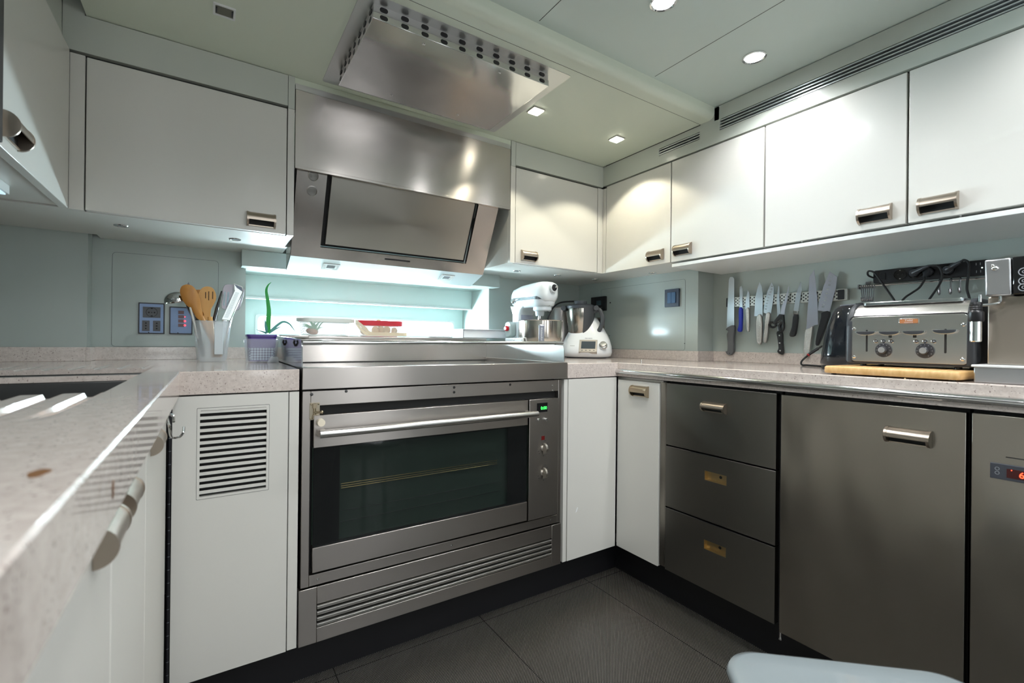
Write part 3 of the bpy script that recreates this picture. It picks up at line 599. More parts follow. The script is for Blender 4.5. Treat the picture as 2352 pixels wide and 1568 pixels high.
# fixed face
b = B(); ox0, ox1, oz0, oz1 = -1.130, -.298, .376, .822
b.box(-1.1505, ox0, 0, .02, .347, .862); b.box(ox1, -.284, 0, .02, .347, .862); b.box(ox0, ox1, 0, .02, oz1, .862); b.box(ox0, ox1, 0, .02, .347, oz0)
fr = obj('frame', b, STEEL, t, bevel=.0012)
obj('recess', B().box(ox0-.002, ox1+.002, .021, .044, oz0, oz1+.002), GAP, t)
DSC = mat('dark_screw', (.08,.08,.08), .3, 1)
for x, z in ((-1.04,.857),(-.714,.853),(-.714,.838),(-.506,.853),(-1.128,.853)): obj('screw', B().lathe([(.0042,0),(.0038,.001),(.0015,.0012)], (x,-.0002,z), (0,-1,0), 14), DSC, fr)
for x, z in ((-.326,.842),(-.325,.824),(-.717,.3615),(-.3255,.3615),(-1.108,.3615)): obj('screw', B().lathe([(.0036,0),(.003,.0014),(.001,.0018)], (x,-.0002,z), (0,-1,0), 14), CHROME, fr)
# bolt latch, upper corner
lt = obj('latch', B().box(-1.133,-1.108,-.0025,-.0002,.786,.831), mat('brass_steel', (.40,.36,.28), .35, 1), fr)
b = B(); b.cyl((-1.121,-.006,.776),(-1.121,-.006,.829),.0032); b.box(-1.126,-1.116,-.0105,-.0025,.817,.829); b.box(-1.126,-1.116,-.0105,-.0025,.789,.800); b.tube([(-1.121,-.007,.806),(-1.114,-.013,.806),(-1.106,-.017,.807)], .003, 8); b.sphere((-1.105,-.017,.807), .0042)
for x in (-1.1295,-1.111):
    for z in (.790,.827): b.sphere((x,-.003,z), .0023, 10, 6)
obj('bolt', b, mat('brass_bolt', (.50,.42,.30), .25, 1), fr)
# oven door
gx0, gx1, gz0, gz1 = -1.124, -.4395, .4515, .7125
d = obj('door', B().box(gx0, gx1, -.012, .012, .713, .7985).box(gx0, gx1, -.012, .012, .386, .451), STEEL, t, bevel=.0012)
OVG = mat('oven_glass', (.012,.014,.014), .04); P(OVG).inputs['Alpha'].default_value = .38
obj('glass', B().box(gx0+.001, gx1-.001, -.011, -.006, gz0-.001, gz1+.001), OVG, d)
obj('mask', B().frame(XZ([(gx0+.001,gz0),(gx1-.001,gz0),(gx1-.001,gz1),(gx0+.001,gz1)], -.0055), XZ([(-1.056,gz0+.004),(-.516,gz0+.004),(-.516,gz1-.004),(-1.056,gz1-.004)], -.0055), (0,.001,0)), BLACK, d)
obj('liner', B().box(gx0+.001, gx1-.001, .0105, .0118, gz0, gz1), mat('liner_reflection', (.075,.125,.10), .35), d)  # greenish reflection in the glass is painted into the liner colour
wire = mat('brass_wire', (.75,.62,.28), .3, 1)
b = B()
for z, y in ((.598,.004),(.5925,.0035),(.604,.0045)): b.cyl((-1.050,y,z),(-.552,y,z+.0),.0011, n=6)
obj('rack', b, wire, d)
b = B()
for z in (.530,.500): b.cyl((-1.050,.006,z),(-.54,.006,z),.0008, n=6)
obj('rack', b, DARKG, d)
h = B(); h.cyl((-1.116,-.050,.7555),(-.4275,-.050,.7555),.0105, n=28)
hh = obj('handle', h, steel('handle_steel', (.62,.61,.59), .22, 0, grime=.02), d)
obj('handle_post', B().box(-1.118,-1.098,-.048,-.011,.748,.763).box(-.452,-.437,-.048,-.011,.748,.763), STEEL, d, bevel=.002)
obj('spacer', B().cyl((-1.108,-.0125,.7805),(-1.108,-.028,.7805),.0095), mat('cream_stopper', (.75,.68,.55), .5), d)
# control panel
c = obj('control_panel', B().box(-.4335,-.3055,-.012,.012,.3835,.7985), STEEL, t, bevel=.0012)
obj('display', B().box(-.402,-.3565,-.0128,-.011,.753,.785), BLACKG, c)
text('readout', '0:00', .0155, emit('green_led', (.05,1,.12), 3.2), c, (-.3730,-.0132,.7665), (PI/2,0,0))
for x, l in ((-.3945,.004),(-.3665,.010)): obj('button', B().lathe([(.0056,0),(.0056,l),(.004,l+.002)], (x,-.012,.7265), (0,-1,0)), CHROME, c)
obj('warning_light', B().box(-.3815,-.3675,-.0125,-.011,.655,.669), mat('red_lens', (.12,.01,.01), .2), c)
KN = mat('knob_metal', (.62,.58,.52), .3, 1)
for z in (.6265,.541): 
    k = B(); k.lathe([(.0105,0),(.0105,.003),(.0085,.004)], (-.373,-.012,z), (0,-1,0)); k.prism([(-.3765,-.016,z+a*.0185) for a in (-1,-.98)] + [(-.3765,-.016-.020*math.sin(q), z-.0185*math.cos(q)) for q in [PI*i/10 for i in range(1,10)]] + [(-.3765,-.016,z+.0185)], (.0075,0,0))
    obj('knob', k, KN, c, bevel=.001)
b = B()
for z0 in (.6265,.541):
    for a in (20,55,90,130,175,230,250): b.box(-.373+.022*math.sin(math.radians(a))-.0022, -.373+.022*math.sin(math.radians(a))+.0022, -.0124,-.0118, z0+.027*math.cos(math.radians(a))-.0008, z0+.027*math.cos(math.radians(a))+.0008)
obj('dial_marks', b, DARKG, c)
# vent panel below
b = B(); y0 = -.002; vz0, vz1 = .2335, .2965; b.box(-1.1545,-1.110,y0,.02,.195,.3425); b.box(-.323,-.2815,y0,.02,.195,.3425); b.box(-1.110,-.323,y0,.02,.195,vz0); b.box(-1.110,-.323,y0,.02,vz1,.3425)
vp = obj('vent_panel', b, STEEL, t, bevel=.0012)
n = 4; h = (vz1-vz0)/n
for k in range(n):
    z = vz0+h*(k+.5)
    obj('slat', B().prism([(-1.109,y0+.001,z-h*.42),(-1.109,y0-.001,z-h*.30),(-1.109,y0-.001,z+h*.05),(-1.109,y0+.003,z+h*.22),(-1.109,.011,z+h*.34),(-1.109,.011,z-h*.30)], (.785,0,0)), steel('slat_steel', (.48,.47,.45), .31, 0) if k == 0 else bpy.data.materials['slat_steel'], vp)
obj('vent_backing', B().box(-1.112,-.321,.012,.019,vz0-.001,vz1+.001), GAP, vp)

# ------------------------------------------------------------------ cooker hood
t = thing('cooker_hood', 'stainless steel cooker hood with a sloping filter plate', 'hood', (-.7, .5, 1.25))
b = B(); b.box(-1.1275,-.2935, YU-.001, YU+.004, 1.560, 1.8125); b.box(-1.1275,-.2935, YU-.004, YU+.012, 1.5545, 1.5640)
obj('apron', b, STEELH, t, bevel=.0012)
obj('top_strip', B().box(-1.1275,-.2935, YU+.001, YU+.005, 1.8135, 1.832), STEELB, t)
HX0, HX1 = -1.1185, -.342
def hp(x, s, off=0.0):
    """point on the sloping front: s = distance down the slope from its top edge"""
    y0, z0, y1, z1 = .345, 1.5877, .485, 1.292
    Ls = math.hypot(y1-y0, z1-z0); f = s/Ls
    n = V((0, -(z0-z1), -(y1-y0))).normalized()
    return V((x, y0+(y1-y0)*f, z0+(z1-z0)*f)) + n*off
LS = math.hypot(.14, .2957)
def zs(z): return (1.5877-z)/.2957*LS
fx0, fx1, fs1 = -1.024, -.436, zs(1.330)
b = B()
def slab(b, x0, x1, s0, s1, o0=0, o1=-.012): b.add([hp(x0,s0,o0),hp(x1,s0,o0),hp(x1,s1,o0),hp(x0,s1,o0),hp(x0,s0,o1),hp(x1,s0,o1),hp(x1,s1,o1),hp(x0,s1,o1)], [(0,1,2,3),(7,6,5,4),(0,4,5,1),(1,5,6,2),(2,6,7,3),(3,7,4,0)])
slab(b, HX0, fx0, .006, LS); slab(b, fx1, HX1, .006, LS); slab(b, fx0, fx1, fs1, LS)
obj('front', b, STEELH, t)
b = B(); b.prism([hp(HX1-.0015,.01,-.001), hp(HX1-.0015,LS,-.001), V((HX1-.0015,.60,1.253)), V((HX1-.0015,.60,1.3335)), V((HX1-.0015,.60,1.56))], (.0015,0,0)); obj('side', b, STEELD, t)
b = B(); b.prism([hp(HX0,.01,-.001), hp(HX0,LS,-.001), V((HX0,.60,1.253)), V((HX0,.60,1.56))], (.0015,0,0)); obj('side', b, STEELD, t)
b = B(); slab(b, fx0+.001, fx1-.001, .006, fs1-.001, -.022, -.024); obj('well', b, GAP, t)
b = B(); slab(b, fx0+.0165, fx1-.0145, .006, fs1-.012, -.004, -.020); obj('filter', b, steel('filter_steel', (.52,.50,.45), .31, .6), t, bevel=.001)
b = B(); slab(b, -.787, -.684, zs(1.3175), zs(1.3120), .0004, -.001); obj('slot', b, BLACK, t)
for z in (1.548, 1.503):
    b = B(); c0 = hp(-1.068, zs(z), .0002); nn = (hp(0,0,1)-hp(0,0,0)); b.lathe([(.0165,0),(.0165,.0035),(.0145,.004),(.0142,.002),(.0,.0018)], c0, nn, 28); obj('plug_disc', b, steel('disc_steel', (.35,.34,.32), .3) if z > 1.52 else bpy.data.materials['disc_steel'], t)
# sloping underside with two lamps
b = B(); b.prism([(HX0,.485,1.292),(HX0,.600,1.252),(HX0,.600,1.262),(HX0,.488,1.300)], (HX1-HX0,0,0)); b.box(HX0, HX1, .596, .600, 1.26, 1.34)
obj('underside', b, steel('underside_steel', (.66,.67,.68), .31, .2, .0008), t)
LAMP = emit('hood_lamp_glow', (.75,.92,1), 6)
def under(x, s):   # s along the underside from its front edge
    Lu = math.hypot(.115,.040); return V((x, .485+.115*s/Lu, 1.292-.040*s/Lu))
for x in (-.973, -.495):
    q = [under(x-.030,.031), under(x+.030,.031), under(x+.030,.079), under(x-.030,.079)]
    q2 = [under(x-.022,.037), under(x+.022,.037), under(x+.022,.073), under(x-.022,.073)]
    q3 = [under(x-.0145,.043), under(x+.0145,.043), under(x+.0145,.066), under(x-.0145,.066)]
    lm = obj('lamp_frame', B().frame(q, q2, (0,-.0006,-.0018)), WHITE_T, t)
    obj('lamp_bezel', B().frame(q2, q3, (0,-.0003,-.0009)), CHROME, lm)
    obj('lamp_glass', B().prism(q3, (0,-.0002,-.0006)), mat('lamp_glass_grey', (.25,.27,.3), .15) if x < -.9 else bpy.data.materials['lamp_glass_grey'], lm)

# ------------------------------------------------------------------ ceiling hatch with perforated box
t = thing('ceiling_extractor', 'stainless box with oval perforations hanging from the low ceiling', 'extractor', (-.72, .06, 1.81))
pl = [(x, y) for x, y in rr(-.720,.079,.662,.482,.008)]
obj('plate', B().prism(XY(pl, ZC-.0012), (0,0,.004)), STEELB, t)
bx0, bx1, by0, by1, bz = -1.016, -.457, -.132, .242, 1.812
obj('cover', B().box(bx0, bx1, by0, by1, bz, bz+.0185), steel('cover_steel', (.72,.72,.72), .13, .35, .002), t, bevel=.001)
up = obj('collar', B().box(bx0+.002, bx1-.002, by0+.002, by1-.002, bz+.0198, ZC-.001), STEELB, t)
def oval(c, u, w, L_, n): 
    pts = []
    for (s, a0) in ((1,-90),(-1,90)):
        for k in range(7):
            a = math.radians(a0 + 180*k/6); pts.append(V(c) + V(u)*(s*(L_/2-w/2) + w/2*math.cos(a)) + V((0,0,1))*(w/2*math.sin(a)))
    return pts
for row, z, par in ((0, bz+.0094, 'cover'), (1, bz+.0295, 'collar')):
    pp = bpy.data.objects[par]
    for k in range(10): obj('perforation', B().prism(oval((bx0+.028+k*.0560, by0-.0004, z), (1,0,0), .0115, .021, 0), (0,.001+.0018*row,0)), BLACK, pp)
    for k in range(7):
        obj('perforation', B().prism(oval((bx0-.0004, by0+.026+k*.0535, z), (0,1,0), .0115, .021, 0), (.001+.0018*row,0,0)), BLACK, pp)
        obj('perforation', B().prism(oval((bx1+.0004, by0+.026+k*.0535, z), (0,1,0), .0115, .021, 0), (-.001-.0018*row,0,0)), BLACK, pp)
for x, y in ((-.869,-.105),(-.626,-.108),(-.856,.205),(-.614,.202)): obj('screw', B().lathe([(.0042,0),(.0042,.0008),(.0032,.002),(.001,.0024)], (x,y,bz-.0001), (0,0,-1), 16), CHROME, t)

# ceiling lamps
def downlight(x, y, lab):
    t = thing('downlight', lab, 'lamp', (x, y, ZU-.01), group='round ceiling downlights')
    obj('rim', B().lathe([(.0345,ZU),(.0345,ZU-.003),(.0300,ZU-.0045),(.0265,ZU-.001),(.0265,ZU)], (x,y,0), n=40, caps=False), CHROME, t)
    obj('lens', B().lathe([(.0268,ZU-.0006),(.0262,ZU-.0022),(.012,ZU-.0026),(.0005,ZU-.0026)], (x,y,0), n=32), emit('downlight_glow', (.92,.97,1), 30) if 'downlight_glow' not in bpy.data.materials else bpy.data.materials['downlight_glow'], t)
downlight(.064, -.504, 'round chrome downlight in the upper ceiling, nearest the air grille')
downlight(-.362, -.500, 'round chrome downlight cut off by the top of the photo')
def square(x, y, lab, on=True):
    t = thing('square_downlight', lab, 'lamp', (x, y, ZC-.01), group='small square ceiling lamps')
    s = .025
    obj('frame', B().frame(XY(rr(x,y,2*s,2*s,.002,2), ZC), XY(rr(x,y,2*s-.010,2*s-.010,.002,2), ZC), (0,0,-.0035)), WHITE_T if not on else mat('lamp_frame', (.30,.29,.26), .4) if 'lamp_frame' not in bpy.data.materials else bpy.data.materials['lamp_frame'], t)
    if on: obj('lens', B().box(x-s+.0045, x+s-.0045, y-s+.0045, y+s-.0045, ZC-.0065, ZC), emit('square_glow', (1,.96,.78), 22) if 'square_glow' not in bpy.data.materials else bpy.data.materials['square_glow'], t)
    else:
        obj('well', B().box(x-s+.005, x+s-.005, y-s+.005, y+s-.005, ZC-.0012, ZC), mat('empty_lamp_well', (.16,.16,.13), .6), t)
        for x_ in (x-s+.006, x+s-.009): obj('clip', B().box(x_, x_+.003, y-.01, y+.01, ZC-.004, ZC-.001), DARKG, t)
square(-.352, .082, 'small square warm lamp right beside the ceiling extractor')
square(.066, .083, 'small square warm lamp between the extractor and the room corner')
square(-1.330, .118, 'small square lamp housing without its lamp, above the wide wall cabinet', False)
# ------------------------------------------------------------------ wall sockets and switches
BLUEMET = mat('socket_plate_metal', (.17,.24,.38), .35, .35)
def plate(x0, x1, z0, z1, lab, cat='socket', name='wall_socket'):
    t = thing(name, lab, cat, ((x0+x1)/2, YB-.004, z0))
    obj('surround', B().prism(XZ(rr((x0+x1)/2,(z0+z1)/2,x1-x0,z1-z0,.002,2), YB-.0055), (0,.0046,0)), DARKG, t)
    obj('plate', B().prism(XZ(rr((x0+x1)/2,(z0+z1)/2,x1-x0-.008,z1-z0-.009,.002,2), YB-.0075), (0,.004,0)), BLUEMET, t)
    return t
t = plate(-1.566, -1.491, 1.011, 1.122, 'wall socket plate with one round outlet above two slim ones')
SOCK = mat('socket_grey', (.10,.10,.11), .5)
y = YB-.0085
o = obj('outlet', B().box(-1.553,-1.503,y,y+.003,1.069,1.107), SOCK, t)
obj('socket_ring', B().lathe([(.0165,0),(.0165,.0006),(.0152,.0006),(.0152,0)], (-1.528,y,1.0885), (0,-1,0), 28, caps=False), GAP, o)
b = B()
for dx, r in ((-.008,.0026),(0,.0018),(.008,.0026)): b.cyl((-1.528+dx,y-.0007,1.0875),(-1.528+dx,y+.0002,1.0875), r, n=14)
b.box(-1.531,-1.525,y-.0007,y,1.1000,1.1035); b.box(-1.531,-1.525,y-.0007,y,1.0735,1.077); obj('contact', b, GAP, o)
for x in (-1.544, -1.5135):
    o = obj('outlet', B().box(x-.0105,x+.0105,y,y+.003,1.0215,1.0585), SOCK, t)
    b = B()
    for dz in (-.0095,0,.0095): b.cyl((x,y-.0007,1.040+dz),(x,y+.0002,1.040+dz),.0024,n=14)
    obj('contact', b, GAP, o)
obj('screw', B().cyl((-1.536,y-.0002,1.0165),(-1.536,y+.001,1.0165),.002,n=12), BLACK, t)
t = plate(-1.478, -1.408, 1.011, 1.112, 'alarm plate with four stacked indicators and glowing red lights, behind the ladle', 'alarm panel', 'alarm_panel')
for k, z in enumerate((1.0915,1.0755,1.060,1.0445)):
    o = obj('indicator', B().box(-1.4515,-1.4345,y,y+.003,z-.006,z+.006), mat('indicator_lens', (.12,.06,.065), .3) if k == 0 else bpy.data.materials['indicator_lens'], t)
    if k > 0: obj('red_light', B().sphere((-1.4315,y+.0002,z), .0016 if k == 1 else .0030, 12, 8), emit('red_alarm', (1,.02,.03), 9) if k == 1 else bpy.data.materials['red_alarm'], t)
obj('screw', B().cyl((-1.452,y-.0002,1.0165),(-1.452,y+.001,1.0165),.002,n=12), BLACK, t)
# side wall: control display, small outlet, dark switch
t = thing('control_display', 'black wall mounted control display in the corner', 'display', (XR, .60, 1.177))
obj('case', B().prism(YZ(rr(.603,1.214,.116,.080,.003,2), XR-.012), (.0112,0,0)), BLACKG, t, bevel=.001)
obj('screen', B().box(XR-.0128,XR-.0118,.578,.616,1.206,1.232), mat('control_screen', (.03,.06,.07), .1), t)
b = B()
for k in range(5): b.cyl((XR-.0128,.632-.015*k,1.192),(XR-.0118,.632-.015*k,1.192),.003,n=12)
obj('button', b, DARKG, t)
t = thing('wall_socket', 'small recessed grey outlet low on the wall, half hidden by the food processor', 'socket', (XR, .59, 1.062))
obj('frame', B().frame(YZ(rr(.597,1.099,.07,.078,.002,2), XR-.003), YZ(rr(.597,1.099,.052,.058,.002,2), XR-.003), (.0022,0,0)), mat('outlet_brown', (.16,.14,.11), .5), t)
obj('outlet', B().box(XR-.0018,XR-.0009,.571,.623,1.07,1.128), DARKG, t)
t = thing('wall_switch', 'dark navy square wall switch with two blue rockers', 'switch', (XR, .11, 1.168))
obj('plate', B().prism(YZ(rr(.111,1.2115,.080,.084,.002,2), XR-.010), (.0092,0,0)), mat('navy_plate', (.015,.025,.06), .35), t, bevel=.0008)
for yy in (.1225, .0990): obj('rocker', B().box(XR-.0135,XR-.0095,yy-.0112,yy+.0112,1.187,1.238), mat('blue_rocker', (.06,.14,.28), .25) if yy > .11 else bpy.data.materials['blue_rocker'], t, bevel=.0012)

# ------------------------------------------------------------------ utensil jar
CLEARP = mat('frosted_clear_plastic', (.80,.85,.88), .15); P(CLEARP).inputs['Alpha'].default_value = .30
cx, cy, JW = -1.3475, .56, .104
t = thing('utensil_jar', 'clear plastic jar full of kitchen utensils', 'jar', (cx, cy, ZT))
b = B(); rings = [[V((cx+sx*q*w, cy+sy*q*w, z)) for sx, sy in [(p[0], p[1]) for p in rr(0,0,2,2,.5,5)]] for z, w, q in ((ZT+.0005,.042,1),(ZT+.004,.043,1),(1.050,.0535,1),(1.056,.0575,1),(1.056,.0555,1),(1.046,.0515,1),(ZT+.008,.0415,1))]
b.loft(rings, caps=True); obj('wall', b, CLEARP, t)
t2 = obj('ridge', B().box(cx+.006, cx+.030, cy-.0535, cy-.0515, .945, 1.045), mat('milky_plastic', (.78,.86,.9), .3, Alpha=.75), t, bevel=.001)
SP = wood('spoon_wood', (.42,.17,.03), (.55,.26,.055), (12,12,2), .4); SP2 = wood('slotted_wood', (.60,.30,.08), (.70,.40,.13), (12,12,2), .45)
def outline_thing(name, lab, cat, poly, y, th, m, hp0=None, hp1=None, hr=.006, hm=None, part='head', grp='utensils in the clear jar', dome=0, hy=None):
    x0 = sum(p[0] for p in poly)/len(poly); zlo = min(p[1] for p in poly)
    t = thing(name, lab, cat, (x0, y, zlo), group=grp)
    c = V((x0, y, sum(p[1] for p in poly)/len(poly)))
    b = B()
    if dome:
        r0 = [V((a, y+th, z)) for a, z in poly]; r1 = [V((a, y, z)) for a, z in poly]
        r2 = [c + (V((a, y, z))-c)*.75 + V((0,-dome*.7,0)) for a, z in poly]; r3 = [c + (V((a, y, z))-c)*.35 + V((0,-dome,0)) for a, z in poly]
        b.loft([r0, r1, r2, r3])
    else: b.prism([(a, y, z) for a, z in poly], (0, th, 0))
    obj(part, b, m, t, bevel=.0008 if not dome else 0, ang=50)
    if hp0: obj('handle', B().tube([(hp0[0], y+th/2, hp0[1]), (hp1[0], (hy or y)+th/2, hp1[1])], hr, 10, rs=[hr, hr*1.1]), hm or m, t)
    return t
D = DATA
def sm(poly):  # smooth closed outline
    q = [V((a,0,z)) for a, z in poly]; n = len(q); o = []
    for i in range(n):
        a, b_, c, d = q[i-1], q[i], q[(i+1)%n], q[(i+2)%n]
        for k in range(4):
            u = k/4; p = 0.5*((2*b_)+(c-a)*u+(2*a-5*b_+4*c-d)*u*u+(3*b_-a-3*c+d)*u**3); o.append((p.x,p.z))
    return o
SL = BLUEMET
outline_thing('wooden_spoon', 'dark golden wooden spoon leaning to the jar edge', 'spoon', sm(D['spoon']), .522, .010, SP, (-1.379,1.07), (-1.325,.935), .0075, part='bowl', dome=.006, hy=.535)
ts = outline_thing('slotted_spoon', 'pale wooden slotted spoon in the jar', 'spoon', sm(D['slot']), .545, .006, SP2, (-1.355,1.07), (-1.340,.935), .0075, part='head')
b = B()
for x, z0, z1 in ((-1.3795+.012,1.131,1.152),(-1.3585,1.125,1.155),(-1.3475,1.130,1.155)):
    b.box(x-.0014,x+.0014,.5444,.546,z0,z1)
for k in range(3): pass
obj('slots', b, mat('slot_shadow_wood', (.10,.05,.02), .7), ts)
outline_thing('wooden_spatula', 'flat wooden spatula standing behind the two spoons', 'spatula', [(-1.395,1.160),(-1.360,1.163),(-1.358,1.10),(-1.352,1.06),(-1.366,1.06),(-1.392,1.11)], .566, .005, SP, (-1.359,1.07), (-1.333,.94), .006, part='blade')
# ladle
t = thing('ladle', 'round steel ladle hanging over the jar edge', 'ladle', (-1.45, .57, 1.09), group='utensils in the clear jar')
b = B(xf=Matrix.Translation((-1.447,.560,1.124)) @ Matrix.Rotation(math.radians(-12),4,'Y'))
b.lathe([(.0345*math.sin(a), .030*math.cos(a)-.006) for a in [PI/2*k/10 for k in range(0,11)]] + [(.0350,-.009),(.0338,-.009)] + [(.0325*math.sin(a), .028*math.cos(a)-.007) for a in [PI/2*k/10 for k in range(10,-1,-1)]], n=36, caps=False)
LST = mat('ladle_steel', (.45,.45,.44), .14, 1)
obj('bowl', b, LST, t)
obj('handle', B().tube([(-1.418,.560,1.108),(-1.403,.56,1.075),(-1.385,.558,.985),(-1.372,.555,.935)], .004, 10), BLACK, t)
t = thing('tongs', 'bright steel tongs with a dark grip in the jar', 'tongs', (-1.39, .53, .93), group='utensils in the clear jar')
obj('arm', B().tube([(-1.4085,.522,1.098),(-1.3985,.52,1.050),(-1.3870,.525,.995)], .0035, 8), mat('white_metal_arm', (.9,.88,.85), .15, .6), t)
obj('arm', B().tube([(-1.398,.53,1.094),(-1.3865,.53,1.050),(-1.372,.53,.94)], .0035, 8), BLACK, t)
outline_thing('skewer_knife', 'dark pointed blade sticking up behind the wooden spoon', 'knife', [(-1.416,1.187),(-1.4105,1.172),(-1.405,1.10),(-1.39,1.05),(-1.398,1.05),(-1.4215,1.10),(-1.4235,1.168)], .590, .002, mat('dark_blade', (.12,.11,.12), .3, .8), (-1.395,1.06), (-1.372,.95), .005, BLACK, part='blade')
# fish slice, grater, black handle
ft = outline_thing('fish_slice', 'slotted steel fish slice standing in the jar', 'spatula', sm(D['fish']), .578, .0015, mat('slice_steel', (.24,.23,.25), .3, 1), (-1.288,1.095), (-1.318,.94), .0035, LST, part='blade')
b = B()
for x0_, x1_ in ((-1.3185,-1.313),(-1.3085,-1.3025),(-1.286,-1.281)): b.prism([(x0_+.001,.5772,1.112),(x1_+.0005,.5772,1.112),(x1_+.0035,.5772,1.160),(x0_+.0045,.5772,1.160)], (0,.0009,0))
obj('slots', b, mat('slice_gap', (.30,.38,.42), .5), ft)
gp = D['grater']
gt = outline_thing('grater', 'long narrow rasp grater catching the light in the jar', 'grater', [(a, z) for a, z in gp], .540, .002, mat('rasp_steel', (.86,.92,.92), .3, .7), (-1.313,1.06), (-1.330,.94), .006, WHITEP, part='blade')
obj('edge', B().tube([(gp[5][0],.5385,gp[5][1]),(gp[0][0],.5385,gp[0][1]),(gp[1][0],.5385,gp[1][1]),(gp[2][0],.5385,gp[2][1]),(gp[3][0],.5385,gp[3][1])], .0016, 8), CHROME, gt)
obj('tip', B().prism([(a,.5385,z) for a, z in ((gp[0][0]+.001,gp[0][1]-.002),(gp[1][0]-.001,gp[1][1]-.002),(gp[2][0]-.0015,gp[2][1]+.003),(gp[5][0]+.007,gp[5][1]+.012))], (0,.001,0)), mat('grater_tip', (.12,.16,.24), .2), gt)
b = B(); g5, g4, g2, g3 = [V((gp[i][0], .5382, gp[i][1])) for i in (5,4,2,3)]
for k in range(30):
    f_ = .04+.88*k/29; l_ = g5.lerp(g4, f_); r_ = g2.lerp(g3, f_); b.tube([l_.lerp(r_, .16), l_.lerp(r_, .62)], .0004, 5)
obj('teeth', b, mat('teeth_grey', (.45,.6,.62), .4, .3), gt)
t = thing('peeler', 'slim black handled utensil between the spoons and the grater', 'utensil', (-1.335, .56, .94), group='utensils in the clear jar')
obj('handle', B().tube([(-1.3215,.562,1.160),(-1.335,.56,1.10),(-1.347,.558,1.04)], .0048, 10, rs=[.0022,.0052,.005]), BLACK, t)
obj('edge', B().tube([(-1.3175,.560,1.150),(-1.331,.558,1.09),(-1.341,.556,1.04)], .0012, 6), CHROME, t)

# ------------------------------------------------------------------ plant in a purple pot inside a clear box
px, py = -1.209, .46
t = thing('plant_box', 'clear plastic punnet holding the purple plant pot', 'box', (px, py, ZT))
CLEAR2 = mat('clear_plastic_box', (.86,.9,1), .08); P(CLEAR2).inputs['Alpha'].default_value = .22
b = B()
def rects(c, w, d, z, r=.012): return [V((p[0], p[1], z)) for p in rr(c[0], c[1], w, d, r, 4)]
c_ = (px, py)
b.loft([rects(c_,.086,.084,ZT+.0006), rects(c_,.098,.094,.990), rects(c_,.104,.100,.996), rects(c_,.104,.100,.998), rects(c_,.096,.092,.996), rects(c_,.084,.082,ZT+.003)])
obj('wall', b, CLEAR2, t)
t = thing('flower_pot', 'purple plant pot with a checkered lower half, inside the clear punnet', 'pot', (px, py, ZT+.003))
PUR = mat('purple_plastic', (.08,.045,.26), .3)
b = B(); b.loft([rects(c_,.072,.070,ZT+.004,.01), rects(c_,.086,.080,1.006,.012), rects(c_,.090,.086,1.005,.012), rects(c_,.090,.086,1.012,.012), rects(c_,.084,.080,1.012,.012), rects(c_,.078,.074,.99,.01)])
obj('pot_wall', b, PUR, t)
CHK = mat('checker_mesh', (.05,.05,.12), .3); v_ = coords(CHK, (1,1,1), (0,math.radians(45),0)); ck = N(CHK, 'ShaderNodeTexChecker'); ck.inputs['Scale'].default_value = 170; ck.inputs['Color1'].default_value = (.04,.04,.14,1); ck.inputs['Color2'].default_value = (.6,.75,.85,1); L(CHK, v_, ck.inputs['Vector']); L(CHK, ck.outputs['Color'], P(CHK).inputs['Base Color'])
obj('mesh_band', B().loft([rects(c_,.0735,.0715,ZT+.008,.01), rects(c_,.0815,.077,.968,.011)], caps=False), CHK, t)
obj('soil', B().prism(rects(c_,.080,.074,.992,.01), (0,0,.004)), mat('potting_soil', (.03,.02,.015), .95), t)
t = thing('aloe_plant', 'small aloe like plant with one tall curved green leaf', 'plant', (px+.02, .46, .99))
LF = mat('bright_leaf', (.02,.36,.06), .35); LF2 = mat('blue_green_leaf', (.08,.32,.28), .4)
for k, pts in enumerate(D['aloe']):
    q = spline([(a, .46+.012*(k-2)*i/len(pts), z) for i, (a, z) in enumerate(pts)], 6); n = len(q)
    w0 = (.0075,.0055,.0045,.0045,.003)[k]
    b = B(); rings = []
    for i, p in enumerate(q):
        f = 1-(i/(n-1))**1.6*.93; tv = (q[min(i+1,n-1)]-q[max(i-1,0)]).normalized(); sd = tv.cross(V((0,1,0))).normalized(); w = w0*f
        rings.append([p+sd*w, p+V((0,-.25,0))*w, p-sd*w, p+V((0,.35,0))*w])
    b.loft(rings); obj('leaf', b, LF if k == 0 else LF2, t, ang=80)
t = thing('plastic_stand', 'small slanted clear plastic holder beside the plant pot', 'holder', (-1.18, .36, ZT), )
obj('body', B().prism([(-1.197,.385,ZT+.0008),(-1.163,.385,ZT+.0008),(-1.166,.385,.940),(-1.186,.385,.940)], (0,.015,0)), CLEARP, t)

